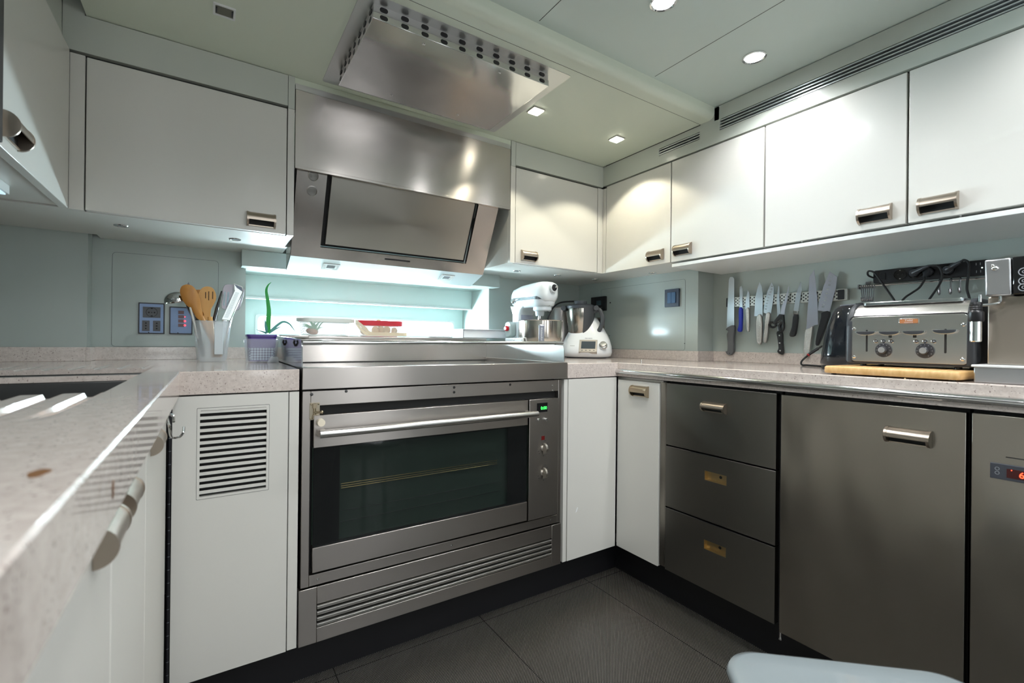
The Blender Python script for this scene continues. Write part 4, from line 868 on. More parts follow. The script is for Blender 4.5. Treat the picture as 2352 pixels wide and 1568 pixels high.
# ------------------------------------------------------------------ things on the back shelf
ZS = 1.0128
meshm = mat('white_mesh', (.60,.60,.58), .4)
v_ = coords(meshm, (1,1,1)); w1 = N(meshm, 'ShaderNodeTexChecker'); w1.inputs['Scale'].default_value = 420; L(meshm, v_, w1.inputs['Vector'])
w2 = N(meshm, 'ShaderNodeMapRange'); w2.inputs['To Min'].default_value = .12; w2.inputs['To Max'].default_value = .85; L(meshm, w1.outputs['Fac'], w2.inputs['Value']); L(meshm, w2.outputs['Result'], P(meshm).inputs['Alpha'])
def basket(name, lab, c, w, d, zr0, zr1, zb, m, body, r=.05, tilt=0):
    t = thing(name, lab, 'basket', (c[0], c[1], zb))
    def dense(q):
        o = []
        for i in range(len(q)):
            a_, b_ = q[i], q[(i+1) % len(q)]; n_ = 12 if math.dist(a_, b_) > .02 else 1
            o += [(a_[0]+(b_[0]-a_[0])*k/n_, a_[1]+(b_[1]-a_[1])*k/n_) for k in range(n_)]
        return o
    o1 = dense(rr(c[0], c[1], w, d, r, 8)); o2 = dense(rr(c[0], c[1], w-.008, d-.008, r-.004, 8))
    if len(o2) != len(o1): o2 = [(c[0]+(p[0]-c[0])*(w-.008)/w, c[1]+(p[1]-c[1])*(d-.008)/d) for p in o1]
    b = B(); f = lambda p, z: V((p[0], p[1], z + tilt*max(0, (c[0]-w/2+.05-p[0]))/.05))
    rg = [[f(p, zr0) for p in o1], [f(p, zr1) for p in o1], [f(p, zr1) for p in o2], [f(p, zr0) for p in o2]]
    b.loft(rg + [rg[0]], caps=False); obj('rim', b, m, t, ang=50)
    if body:
        b = B(); o3 = rr(c[0], c[1], w-.04, d-.04, r-.012, 8)
        b.loft([[V((p[0],p[1],zb+.001)) for p in o3], [f(p, zr0+.002) for p in rr(c[0],c[1],w-.010,d-.010,r-.005,8)]], caps=False)
        obj('mesh', b, body, t); obj('base', B().prism([V((p[0],p[1],zb)) for p in o3], (0,0,.002)), m, t)
    return t
basket('mesh_basket', 'oval grey rimmed mesh basket with a pineapple inside, on the shelf behind the range', (-.962, .690), .222, .14, 1.068, 1.082, ZS, mat('grey_rim', (.48,.47,.43), .45), meshm)
t = thing('pineapple', 'small pineapple lying in the grey rimmed mesh basket', 'pineapple', (-.99, .69, 1.02))
PIN = mat('pineapple_skin', (.35,.14,.10), .6); vv = coords(PIN); vo = N(PIN, 'ShaderNodeTexVoronoi'); vo.inputs['Scale'].default_value = 90; L(PIN, vv, vo.inputs['Vector']); L(PIN, ramp(PIN, vo.outputs['Distance'], [(0,(.55,.22,.16)),(.6,(.16,.06,.03))]), P(PIN).inputs['Base Color'])
obj('fruit', B(xf=Matrix.Translation((-1.010,.69,1.031)) @ Matrix.Rotation(math.radians(8),4,'Y')).sphere((0,0,0), .014, 20, 14, (1.7,1.2,1.0)), PIN, t)
cr = B(); random.seed(3)
for k in range(26):
    a = random.uniform(-.25, .95); sp = random.uniform(-1, 1); ln = random.uniform(.030, .058)
    s0 = V((-1.005+random.uniform(-.012,.012), .688+sp*.008, 1.036)); d_ = V((math.cos(PI*.5+(a-.35)*1.9), sp*.5, max(.15,math.sin(PI*.5+(a-.35)*1.9)))).normalized()
    q = [s0, s0+d_*ln*.5+V((0,0,.002)), s0+d_*ln+V((0,0,-.006))]; sd = d_.cross(V((0,1,0))).normalized()*.0028
    cr.loft([[q[0]-sd, q[0]+V((0,.001,0)), q[0]+sd], [q[1]-sd*.8, q[1]+V((0,.001,0)), q[1]+sd*.8], [q[2]-sd*.1, q[2]+V((0,.0005,0)), q[2]+sd*.1]])
obj('crown', cr, mat('crown_leaf', (.16,.30,.20), .5), t)
REDP = mat('red_plastic', (.42,.012,.022), .4); CREAM = mat('cream_plastic', (.62,.52,.38), .45)
basket('plastic_basket', 'red rimmed basket holding potatoes, standing behind the cream one', (-.737, .710), .205, .115, 1.060, 1.081, ZS, REDP, meshm, .045)
basket('plastic_basket', 'cream basket whose rim sweeps up towards the grey mesh basket', (-.752, .613), .215, .068, 1.0165, 1.030, ZS, CREAM, None, .033, tilt=.050)
POT = mat('potato_skin', (.52,.34,.17), .7); noisebump(POT, (1,1,1), 60, .3, .002)
for k, (x, z, r) in enumerate(((-.800,1.038,.017),(-.752,1.041,.0165),(-.728,1.042,.0165),(-.702,1.043,.0165),(-.738,1.072,.015),(-.668,1.040,.014))):
    o = obj('potato', B().sphere((x,.703,z), r, 16, 10, (1.0,.85,1.05)), POT, None)
    tag(o, ('pale potato at the grey basket end of the red rimmed basket','potato second in the row inside the red rimmed basket','potato in the middle of the row inside the red rimmed basket','potato fourth in the row inside the red rimmed basket','potato peeking above the red rim, on top of the others','potato at the window corner end of the red rimmed basket')[k], 'potato', 'potatoes in the red rimmed basket')
t = thing('shelf_tray', 'shallow white tray at the window end of the back shelf', 'tray', (-.22, .69, ZS))
b = B(); b.box(-.36,-.118,.635,.75,ZS,ZS+.003); b.box(-.36,-.118,.635,.639,ZS,1.052); b.box(-.36,-.118,.746,.75,ZS,1.052); b.box(-.36,-.356,.635,.75,ZS,1.052); b.box(-.122,-.118,.635,.75,ZS,1.052)
b.frame(XY(rr(-.239,.6925,.262,.135,.004,2),1.052), XY(rr(-.239,.6925,.236,.109,.003,2),1.052), (0,0,.003)); obj('tray_body', b, WHITEP, t, bevel=.001)
cl = B(); random.seed(9)
for k in range(5): cl.sphere((-.505+.020*k+random.uniform(-.004,.004), .66+random.uniform(-.01,.01), ZS+.0036), .014, 16, 8, (1.3,1.0,.26 if k in (0,4) else .62))
tag(obj('dish_cloth', cl, mat('grey_cloth', (.62,.64,.66), .9)), 'crumpled pale dish cloth on the shelf behind the hob', 'cloth')

# ------------------------------------------------------------------ stand mixer
mx, my = -.085, .40
t = thing('stand_mixer', 'white bowl lift stand mixer with a steel bowl', 'mixer', (mx, my, ZT), rotz=math.radians(-86))
# local: +x to the front of the machine, origin under the bowl
def ring(cx, w, h, zc, r=.4, n=8, cy=0):
    return [V((cx, cy+p[0], zc+p[1])) for p in rr(0,0,w,h,min(w,h)*r,n)]
b = B(); b.loft([ring(x, w, h, z, .42) for x, w, h, z in ((-.178,.05,.045,.283),(-.172,.082,.076,.284),(-.15,.104,.092,.289),(-.09,.118,.098,.295),(-.02,.122,.100,.298),(.035,.118,.100,.300),(.062,.100,.092,.301),(.074,.066,.068,.301),(.079,.03,.036,.300))])
obj('head', b, WHITEG, t, ang=60)
b = B(); b.loft([[V((p[0]-.05, p[1], z)) for p in rr(0,0,l,w,.05,8)] for z, l, w in ((.236,.20,.088),(.242,.228,.104),(.268,.236,.116),(.272,.236,.116))]); obj('head_underside', b, WHITEG, t, ang=60)
BAND = mat('mixer_band', (.60,.63,.68), .18, 1)
b = B(); b.loft([[V((p[0]-.05, p[1], z)) for p in rr(0,0,.2385,.1205,.05,8)] for z in (.268,.282)]); obj('trim_band', b, BAND, t)
b = B(); b.lathe([(.020,0),(.020,.024),(.017,.026),(.0145,.024),(.013,.012)], (.068,0,.318), (1,0,0), 28); obj('hub', b, WHITEG, t)
b = B(); b.lathe([(.0135,0),(.0130,.014),(.0,.0145)], (.081,0,.318), (1,0,0), 24); obj('hub_plug', b, BLACK, t)
b = B(); b.cyl((.094,-.002,.318),(.108,-.002,.321),.003); b.sphere((.110,-.002,.321),.0055); obj('hub_knob', b, CHROME, t)
b = B(); b.lathe([(.040,.240),(.043,.236),(.042,.222),(.036,.217),(.018,.216)], (.012,0,0)); b.lathe([(.018,.196),(.020,.202),(.022,.222)], (-.006,0,0)); obj('planetary', b, WHITEG, t)
b = B(); b.lathe([(.0065,.165),(.0075,.168),(.0075,.200)], (-.006,0,0)); b.cyl((-.016,0,.175),(.004,0,.175),.002); obj('shaft', b, CHROME, t)
b = B(); b.loft([[V((p[0]-.130+cx_, p[1], z)) for p in rr(0, 0, l, w, .016, 6)] for z, l, w, cx_ in ((.004,.075,.12,.0),(.06,.066,.092,0),(.15,.064,.086,0),(.205,.066,.090,.0),(.228,.085,.098,.006),(.245,.12,.108,.022))])
obj('column', b, WHITEG, t, ang=60)
b = B(); b.box(-.0985,-.0965,-.036,.036,.05,.205); obj('column_plate', b, mat('column_plate_grey', (.42,.45,.55), .25), t, bevel=.001)
obj('screw', B().sphere((-.0963,0,.160), .004, 10, 6), BLACK, t)
b = B(); b.loft([[V((p[0], p[1], z)) for p in rr(-.06, 0, l, w, .03, 6)] for z, l, w in ((.0,.225,.185),(.006,.232,.195),(.016,.232,.195),(.026,.20,.16))]); obj('base', b, WHITEG, t, ang=60)
b = B()
for s in (-1, 1): b.box(-.10,.01,s*.110-.008,s*.110+.008,.070,.095)
b.box(-.115,-.09,-.118,.118,.070,.095); obj('bowl_arm', b, WHITEG, t, bevel=.005)
BST = steel('bowl_steel', (.62,.58,.53), .16, .6, 0, grime=.02)
b = B(); b.lathe([(.045,.034),(.075,.040),(.094,.065),(.1005,.10),(.1015,.172),(.1035,.1745),(.1020,.175),(.0995,.169),(.0985,.10),(.09,.066),(.06,.042)], n=48); bo = obj('bowl', b, BST, t)
hx_ = Matrix.Rotation(math.radians(-38),4,'Z')
b = B(xf=hx_); b.prism([(.103+.002,-.012,.158),(.112,-.012,.150),(.112,-.012,.080),(.104,-.012,.072)], (0,.024,0)); obj('bowl_handle', b, mat('handle_grip_steel', (.30,.31,.36), .3, .9), bo, bevel=.003)
text('lettering', 'KitchenAid', .0125, WHITEP, bo, hx_ @ V((.1128,0,.112)), (PI/2,PI/2,math.radians(-38+90)), depth=.0004)
b = B(); b.loft([[V((p[0], -.044+yy, p[1])) for p in rr(-.150,.135,.046,.074,.018,6)] for yy in (.0,-.022,-.032)]) ; obj('switch_box', b, mat('pale_switch_box', (.42,.50,.49), .4), t, ang=60, bevel=.004)
b = B(); b.lathe([(.0115,0),(.0125,.010),(.009,.016),(.0,.017)], (-.150,-.0755,.140), (0,-1,0), 20); obj('emergency_button', b, mat('red_button', (.60,.01,.02), .3), t)
b = B(); b.lathe([(.012,0),(.012,.012),(.007,.018),(.0,.019)], (-.130,-.052,.268), (0,-1,0), 20); b.cyl((-.125,-.060,.270),(-.085,-.066,.276),.0022,.0014); obj('speed_lever', b, CHROME, t)
obj('bowl_clip', B().sphere((-.045,-.110,.088), .010, 14, 8), CHROME, t)

# ------------------------------------------------------------------ food processor
CAB = [(.281,1.218),(.200,1.208),(.148,1.181),(.120,1.141),(.109,1.111)]
t = thing('food_processor', 'white food processor with a steel jug and a small screen', 'food processor', (.262, .47, ZT), rotz=math.radians(-46))
# local: -y faces the room
b = B(); secs = []
for z, w, d, yc in ((.004,.22,.20,.0),(.010,.244,.225,-.004),(.030,.256,.244,-.010),(.060,.250,.222,.002),(.090,.232,.185,.018),(.120,.205,.155,.030),(.150,.168,.135,.038),(.180,.128,.112,.044),(.205,.10,.09,.048)):
    secs.append([V((p[0], p[1]+yc, z)) for p in rr(0,0,w,d,min(w,d)*.46,8)])
b.loft(secs); obj('body', b, WHITEP, t, ang=70)
obj('foot_plate', B().prism([V((p[0],p[1],.0)) for p in rr(0,0,.20,.18,.06,6)], (0,0,.006)), DARKG, t)
# screen on the sloping front
def fp(u, w_, off=0.0): # front slope from (y=-.131,z=.035) to (y=-.076,z=.092)
    p0, p1 = V((0,-.1315,.032)), V((0,-.0790,.088)); dr = (p1-p0).normalized(); nn = V((0,-dr.z,dr.y)); return p0 + dr*w_ + nn*off + V((u,0,0))
def fslab(b, u0, u1, w0, w1, o0, o1): b.add([fp(u0,w0,o1),fp(u1,w0,o1),fp(u1,w1,o1),fp(u0,w1,o1),fp(u0,w0,o0),fp(u1,w0,o0),fp(u1,w1,o0),fp(u0,w1,o0)], [(3,2,1,0),(4,5,6,7),(0,1,5,4),(1,2,6,5),(2,3,7,6),(3,0,4,7)])
b = B(); fslab(b, -.030, .058, -.002, .078, -.012, .0035); s_ = obj('screen_frame', b, mat('silver_frame', (.45,.42,.38), .35, .6), t, bevel=.001)
b = B(); fslab(b, -.019, .049, .018, .066, .003, .0045); obj('screen', b, mat('screen_dark', (.05,.065,.075), .12), s_)
b = B()
for k in range(4): fslab(b, -.016+.019*k, -.011+.019*k, .005, .009, .003, .0045)
obj('icons', b, DARKG, s_)
b = B(); c0 = fp(.086, .044, -.006); nn = (fp(0,0,1)-fp(0,0,0)).normalized(); b.lathe([(.020,0),(.020,.010),(.018,.012),(.0165,.0125),(.015,.020),(.0,.021)], c0, nn, 32); obj('dial', b, mat('dial_metal', (.62,.63,.62), .22, .9), t)
rt = (math.atan2(.056,.0525), 0, 0)
p_ = fp(.014,.086,.006); text('lettering', 'thermomix', .008, DARKG, t, p_, rt)
p_ = fp(-.062,.034,.006); text('lettering', 'vorwerk', .0065, DARKG, t, p_, rt)
JX, JY = -.035, .012
b = B(); b.lathe([(.048,.100),(.054,.108),(.072,.225),(.074,.250),(.073,.256),(.071,.250)], (JX,JY,0), n=44); jg = obj('jug', b, steel('jug_steel', (.55,.51,.46), .15, .5, 0, grime=.02), t)
JB = mat('jug_grey', (.055,.06,.068), .4)
b = B(); b.loft([[V((JX+math.cos(a)*r, JY+math.sin(a)*r, z)) for a in [math.radians(-72+8*k) for k in range(0,13)]] + [V((JX+math.cos(a)*(r-.006), JY+math.sin(a)*(r-.006), z)) for a in [math.radians(-72+8*k) for k in range(12,-1,-1)]] for z, r in ((.098,.052),(.11,.0575),(.225,.0755),(.250,.0775))])
obj('jug_grip', b, JB, jg, ang=50)
b = B(); b.tube(spline([(JX+.070,JY-.02,.235),(JX+.100,JY-.034,.240),(JX+.115,JY-.04,.190),(JX+.095,JY-.034,.135),(JX+.058,JY-.02,.108)]), .011, 10); obj('jug_handle', b, JB, jg)
b = B(); b.lathe([(.077,.250),(.079,.256),(.078,.264),(.060,.272),(.034,.274),(.033,.290),(.026,.291)], (JX,JY,0), n=40); obj('lid', b, JB, t)
b = B()
for s in (-1,1): b.cyl((JX+s*.083-.0, JY-.045,.252),(JX+s*.083, JY+.055,.252),.013, n=16)
b.tube([(JX-.083,JY,.256),(JX,JY,.280),(JX+.083,JY,.256)], .007, 8); obj('lock_arm', b, JB, t)
b = B(); b.loft([[V((p[0]-.125, p[1]+.075, z)) for p in rr(0,0,w,d,.03,6)] for z, w, d in ((.02,.12,.13),(.10,.12,.13),(.19,.11,.12),(.235,.08,.10),(.245,.05,.06))]); 
tc_ = thing('mixer_lead', 'black lead arching from the food processor lid down behind the mixer bowl', 'cable', (.17, .60, 1.1))
obj('cord', B().tube(spline([(.265,.52,1.208),(CAB[0][0]+.02,.585,CAB[0][1]),(CAB[1][0],.60,CAB[1][1]),(CAB[2][0],.60,CAB[2][1]),(CAB[3][0],.60,CAB[3][1]),(CAB[4][0],.60,CAB[4][1]),(CAB[4][0]-.004,.60,1.02),(CAB[4][0]-.004,.60,.926)]), .0042, 10), RUBBER, tc_)
t = thing('steel_canister', 'brushed steel canister half hidden behind the food processor', 'canister', (.272, .685, ZT))
obj('can', B().lathe([(.066,ZT),(.069,ZT+.004),(.069,1.165),(.063,1.185),(.04,1.192)], (.272,.685,0), n=40), steel('canister_steel', (.48,.43,.42), .35, .5), t)
# ------------------------------------------------------------------ magnetic rack and knives
BLADE = mat('blade_steel', (.60,.64,.68), .28, 1); BLADE2 = mat('dark_blade_steel', (.46,.46,.52), .34, 1)
GRIP = mat('steel_grip', (.55,.53,.50), .3, 1); gn = N(GRIP, 'ShaderNodeTexVoronoi'); gn.inputs['Scale'].default_value = 330; L(GRIP, coords(GRIP), gn.inputs['Vector']); gb = N(GRIP, 'ShaderNodeBump'); gb.inputs['Strength'].default_value = .8; gb.inputs['Distance'].default_value = .001; L(GRIP, gn.outputs['Distance'], gb.inputs['Height']); L(GRIP, gb.outputs['Normal'], P(GRIP).inputs['Normal'])
t = thing('knife_rack', 'magnetic steel knife rack strip with a pattern of round black dots', 'knife rack', (XK-.01, -.335, 1.160))
sx = XK-.020
obj('bar', B().prism(YZ(rr(-.335,1.1815,.466,.042,.004,3), sx), (.019,0,0)), mat('rack_steel', (.55,.54,.50), .35, .9), t, bevel=.001)
b = B()
for k in range(54):
    yy = -.122 - k*.0081
    for z in ((1.1945,1.1815,1.1685) if k % 2 else (1.188,1.175)): b.cyl((sx-.0006,yy,z),(sx+.0004,yy,z),.0030,n=10)
obj('dots', b, BLACK, t)
obj('end_cap', B().prism(YZ(rr(-.5485,1.1815,.022,.036,.003,3), sx-.0009), (.001,0,0)), BLACK, t, bevel=.0005)
obj('end_cap', B().prism(YZ(rr(-.108,1.1815,.014,.040,.003,3), sx-.0009), (.001,0,0)), BLACK, t, bevel=.0005)
KX = sx-.0016
def knife(name, lab, key, bm_, hm, dx=0, th=.0016, ht=.013, rivets=0, cat='knife'):
    d = D[key]; bl, hd = d[0], d[1]
    al = bl+hd
    t = thing(name, lab, cat, (KX-dx, sum(p[0] for p in al)/len(al), min(p[1] for p in al)), group='knives hanging on the magnetic rack')
    obj('blade', B().prism([(KX-dx-th, y, z) for y, z in (sm2(bl) if key in ('boning',) else bl)], (th,0,0)), bm_, t, bevel=.0004)
    h = obj('handle', B().prism([(KX-dx-ht/2-.002, y, z) for y, z in sm2(hd)], (ht,0,0)), hm, t, bevel=.004, seg=3)
    if len(d) > 2: obj('bolster', B().prism([(KX-dx-ht/2-.003, y, z) for y, z in d[2]], (ht,0,0)), CHROME, t, bevel=.001)
    if rivets:
        zs_ = [p[1] for p in hd]; yc = sum(p[0] for p in hd)/len(hd)
        b = B()
        for k in range(rivets):
            f = (k+.5)/rivets; b.lathe([(.0035,0),(.003,.001),(.001,.0013)], (KX-dx-ht/2-.0015, yc-.0015*k, max(zs_)*(1-f)+min(zs_)*f), (-1,0,0), 14)
        obj('rivet', b, CHROME, t)
    return t
def sm2(poly):
    n = len(poly); o = []
    for i in range(n):
        a, b_, c, d = [V((poly[(i+j) % n][0], poly[(i+j) % n][1], 0)) for j in (-1,0,1,2)]
        for k in range(3):
            u = k/3; p = 0.5*((2*b_)+(c-a)*u+(2*a-5*b_+4*c-d)*u*u+(3*b_-a-3*c+d)*u**3); o.append((p.x,p.y))
    return o
GREYH = mat('grey_rubber_handle', (.11,.11,.115), .5); BLUEH = mat('blue_handle', (.01,.03,.45), .4)
def teeth(bl, i0, i1, t, n=28):
    pass
k1 = knife('bread_knife', 'long serrated bread knife with a grey handle, first on the rack', 'bread', BLADE, GREYH)
def serration(t, p, q, n, m, x, out):
    b = B(); p, q = V((0,*p)), V((0,*q))
    for k in range(n):
        a = p+(q-p)*(k/n); c = p+(q-p)*((k+1)/n); mid = (a+c)/2+V((0,out,0))
        b.prism([(x,a.y,a.z),(x,mid.y,mid.z),(x,c.y,c.z)], (.0014,0,0))
    obj('serration', b, m, t, smooth=False)
serration(k1, D['bread'][0][0], D['bread'][0][5], 34, BLADE, KX-.0015, .0022)
obj('hanging_hole', B().cyl((KX-.0095,-.1255,.957),(KX-.0085,-.1255,.957),.0022,n=14), BLACK, k1)
knife('paring_knife', 'small knife with a bright blue handle', 'blue', BLADE, BLUEH)
knife('paring_knife', 'small pointed paring knife with a slim steel handle', 'paring', BLADE, GRIP, ht=.009)
knife('chef_knife', 'all steel chef knife with a plain blade and dimpled handle', 'chef', BLADE, GRIP)
k5 = knife('santoku_knife', 'steel knife with a row of scallops along its leaning blade', 'santoku', BLADE, GRIP)
SCAL = mat('scallop_shine', (.86,.90,.94), .2, 1)
def scallops(t, pts, w, m=SCAL):
    b = B()
    for y, z in pts: b.prism([(KX-.0026, y+w*math.cos(a)-w*.2, z+.0022*math.sin(a)+w*.12*math.cos(a)) for a in [2*PI*k/10 for k in range(10)]], (.0006,0,0))
    obj('scallops', b, m, t)
scallops(k5, D['sa_sc'], .0042)
knife('boning_knife', 'narrow knife with a riveted black handle, hanging behind the scissors', 'boning', BLADE, BLACK, rivets=3)
knife('utility_knife', 'knife with a curved black handle and steel collar', 'utility', BLADE, BLACK)
k8 = knife('slicing_knife', 'largest knife on the rack, broad greyish blade with an all steel handle', 'slicer', BLADE2, GRIP, ht=.016)
serration(k8, D['slicer'][0][2], D['slicer'][0][3], 30, BLADE2, KX-.0015, -.002)
k9 = knife('nakiri_knife', 'broad blunt ended knife with scallops and a black handle, last on the rack', 'nakiri', BLADE2, BLACK, ht=.015)
scallops(k9, D['nk_sc'], .0050)
# scissors
t = thing('kitchen_scissors', 'black handled kitchen scissors on the rack, in front of the riveted knife', 'scissors', (KX-.008, -.255, 1.07), group='knives hanging on the magnetic rack')
obj('blade', B().prism([(KX-.0075, y, z) for y, z in D['scis_a']], (.0016,0,0)), BLADE2, t, bevel=.0003)
pv = D['scis_piv'][0]; ra = D['scis_ringA']; rb = D['scis_ringB']
def loop(c, ry, rz, tilt, x, r=.0045):
    pts = []
    for k in range(25):
        a = 2*PI*k/24; u, w = ry*math.cos(a), rz*math.sin(a); pts.append((x, c[0]+u*math.cos(tilt)-w*math.sin(tilt), c[1]+u*math.sin(tilt)+w*math.cos(tilt)))
    return B().tube(pts, r, 8)
b = loop(ra[0], .0125, .0095, .3, KX-.009); b.tube([(KX-.009, pv[0]-.001, pv[1]), (KX-.009, pv[0]+.006, pv[1]-.012), (KX-.009, ra[0][0]-.010, ra[0][1]+.006)], .0055, 8)
b.prism([(KX-.0135,y,z) for y,z in ((pv[0]+.004,pv[1]+.002),(pv[0]-.012,pv[1]-.001),(pv[0]-.012,pv[1]-.020),(pv[0]+.003,pv[1]-.022),(ra[0][0]-.008,ra[0][1]+.001),(ra[0][0]-.004,ra[0][1]+.011))], (.007,0,0))
obj('grip', b, BLACK, t)
b = loop(rb[0], .0080, .0175, .1, KX-.0085); b.tube([(KX-.0085, pv[0]-.008, pv[1]-.002), (KX-.0085, rb[0][0]-.008, rb[0][1]+.010)], .005, 8)
obj('grip', b, BLACK, t)

# ------------------------------------------------------------------ rail with hooks, socket strip and leads
t = thing('hanging_rail', 'thin steel wall rail behind the toaster', 'rail', (XK-.02, -.77, 1.19))
obj('bar', B().cyl((XK-.022,-.608,1.2055),(XK-.022,-1.15,1.197),.0030,n=12), CHROME, t)
b = B(); b.box(XK-.025,XK-.001,-.606,-.602,1.196,1.212); b.box(XK-.004,XK-.001,-.632,-.618,1.204,1.222); b.cyl((XK-.0055,-.625,1.216),(XK-.0035,-.625,1.216),.003,n=12); b.box(XK-.022,XK-.003,-.627,-.623,1.203,1.208)
obj('bracket', b, mat('rail_bracket', (.22,.22,.23), .35, .9), t)
SHK = mat('s_hook_steel', (.36,.36,.38), .25, 1)
def s_hook(y, y2, lab, grp, zt=1.2075, zb=1.155, r=.0019):
    x = XK-.022
    q = spline([(x+.004,y,zt-.008),(x+.003,y,zt-.001),(x,y,zt+.003),(x-.004,y,zt-.001),(x-.004,y+(y2-y)*.3,zt-.016),(x-.003,y+(y2-y)*.7,zb+.012),(x-.001,y2,zb+.001),(x-.008,y2,zb-.004),(x-.015,y2,zb),(x-.017,y2,zb+.010)], 5)
    o = obj('s_hook', B().tube(q, r, 8), SHK); tag(o, lab, 'hook', grp)
hl = D['hooksL']
for k, (y_, z_) in enumerate(hl):
    s_hook(y_+.002, y_+.001+.0015*(k-3), 'steel hook in the tight bunch at the bracket end of the rail', 'bunched hooks on the rail', zt=1.2058-.0004*k)
for k, (a, c) in enumerate(zip(D['hooksR'], D['hooksRb'])):
    s_hook(a[0], c[0], ('steel hook hanging alone on the rail, nearest the bunch','steel hook in the middle of the three spread along the rail','steel hook on the rail nearest the coffee machine')[k], 'spread hooks on the rail', zt=1.2035, zb=c[1]+.010, r=.0024)
t = thing('power_strip', 'black multi socket power strip on the wall above the toaster', 'power strip', (XK-.015, -.79, 1.205))
st = D['strip']; sxp = XK-.028
obj('housing', B().prism(YZ(rr(-.790,1.2325,.284,.045,.007,4), sxp), (.026,0,0)), mat('strip_black', (.012,.012,.015), .4), t, bevel=.002)
obj('switch', B().prism([(sxp-.0025,y,z) for y,z in D['switch']], (.004,0,0)), BLACK, t, bevel=.001)
for k, (y_, z_) in enumerate(D['sock']):
    o = obj('outlet', B().lathe([(.0172,0),(.0172,.0020),(.0160,.0022),(.0155,.0004),(.0,.0004)], (sxp-.0002,y_,1.2335), (-1,0,0), 32), BLACKG, t)
    if k == 0:
        b = B()
        for dy in (-.006,.006): b.cyl((sxp-.0012,y_+dy,1.2335),(sxp-.0002,y_+dy,1.2335),.002,n=10)
        obj('contact', b, GAP, o); obj('earth_clip', B().box(sxp-.0025,sxp-.0004,y_-.0018,y_+.0018,1.2335-.0150,1.2335-.0125).box(sxp-.0025,sxp-.0004,y_-.0018,y_+.0018,1.2335+.0125,1.2335+.0150), CHROME, o)
b = B()
for (y_, z_) in D['usb'][:4]: b.box(sxp-.0006,sxp+.001,y_-.0008,y_+.0008,z_-.0035,z_+.0035)
obj('usb_port', b, mat('usb_grey', (.25,.26,.27), .4), t)
obj('indicator', B().cyl((sxp-.001,D['usb'][4][0],D['usb'][4][1]),(sxp+.001,D['usb'][4][0],D['usb'][4][1]),.0016,n=12), emit('white_green_led', (.7,1,.8), 5), t)
def lead(name, lab, path, sock, plugdir, r=.0031):
    """flexible lead with a moulded plug standing in a socket"""
    t = thing(name, lab, 'cable', (sxp-.04, sock, 1.2))
    obj('cord', B().tube(path, r, 10), RUBBER, t)
    return t
def plug(t, y_, dy, dz, ln=.040):
    b = B(); a = V((sxp-.003,y_,1.2335)); b.lathe([(.0125,-.002),(.0125,.010),(.0095,.014)], a, (-1,0,0), 24)
    e = V((sxp-.030, y_+dy, 1.2335+dz)); b.tube([a+V((-.009,0,0)), a+V((-.017,dy*.35,dz*.35)), e], .006, 12, rs=[.0085,.0080,.0042]); obj('plug', b, DARKG, t); return e
sk = [p[0] for p in D['sock']]
c1_ = D['cab1']; t = thing('power_lead', 'black lead looping beside the power strip and down behind the toaster', 'cable', (XK-.04,-.68,1.13), group='black leads plugged in above the toaster')
obj('cord', B().tube(spline([(XK-.010 if i < 2 else XK-.035-.004*i, y, z) for i, (y, z) in enumerate(c1_)], 7), .0030, 10), RUBBER, t)
t = thing('power_lead', 'black lead arching from the second outlet of the power strip', 'cable', (XK-.05,sk[1],1.13), group='black leads plugged in above the toaster')
e = plug(t, sk[1], D['cab2'][1][0]-sk[1]+.004, D['cab2'][1][1]-1.2335)
obj('cord', B().tube(spline([e]+[(sxp-.034-.002*i, y, z) for i, (y, z) in enumerate(D['cab2'][1:])], 7), .0031, 10), RUBBER, t)
t = thing('power_lead', 'black lead drooping from the third outlet of the power strip', 'cable', (XK-.05,sk[2],1.13), group='black leads plugged in above the toaster')
e = plug(t, sk[2], (D['cab3'][1][0]-sk[2])*.7, (D['cab3'][1][1]-1.2335)*.6)
obj('cord', B().tube(spline([e]+[(sxp-.034-.003*i, y, z) for i, (y, z) in enumerate(D['cab3'][1:])], 7), .0031, 10), RUBBER, t)
t = thing('power_lead', 'black lead rising from the power strip outlet nearest the coffee machine', 'cable', (XK-.05,sk[3],1.13), group='black leads plugged in above the toaster')
e = plug(t, sk[3], (D['cab4'][2][0]-sk[3])*.85, (D['cab4'][2][1]-1.2335)*.85)
obj('cord', B().tube(spline([e]+[(sxp-.032-.003*i, y, z) for i, (y, z) in enumerate(D['cab4'][2:])], 7), .0033, 10), RUBBER, t)

# ------------------------------------------------------------------ kettle
KXc, KYc = .355, -.655
t = thing('kettle', 'glossy black electric kettle half hidden by the toaster', 'kettle', (KXc, KYc, ZT))
KB = mat('kettle_black', (.008,.010,.014), .10); P(KB).inputs['Coat Weight'].default_value = .5
b = B(); secs = []
for z, w, d in ((.004,.150,.128),(.010,.158,.134),(.04,.156,.132),(.09,.150,.124),(.13,.140,.112),(.165,.122,.098),(.184,.10,.082),(.193,.085,.066),(.196,.05,.04)):
    secs.append([V((KXc+p[0], KYc-.012*(z/.19)+p[1], ZT+.010+z*.99)) for p in rr(0,0,w,d,min(w,d)*.42,8)])
b.loft(secs); obj('body', b, KB, t, ang=70)
obj('base', B().lathe([(.068,ZT),(.072,ZT+.003),(.070,ZT+.012)], (KXc,KYc,0)), BLACK, t)
obj('lid_rim', B().tube([(KXc+.040*math.cos(a)-.0, KYc-.012+.030*math.sin(a), ZT+.2035) for a in [2*PI*k/24 for k in range(25)]], .0022, 8), mat('lid_grey', (.25,.27,.30), .3, .5), t)
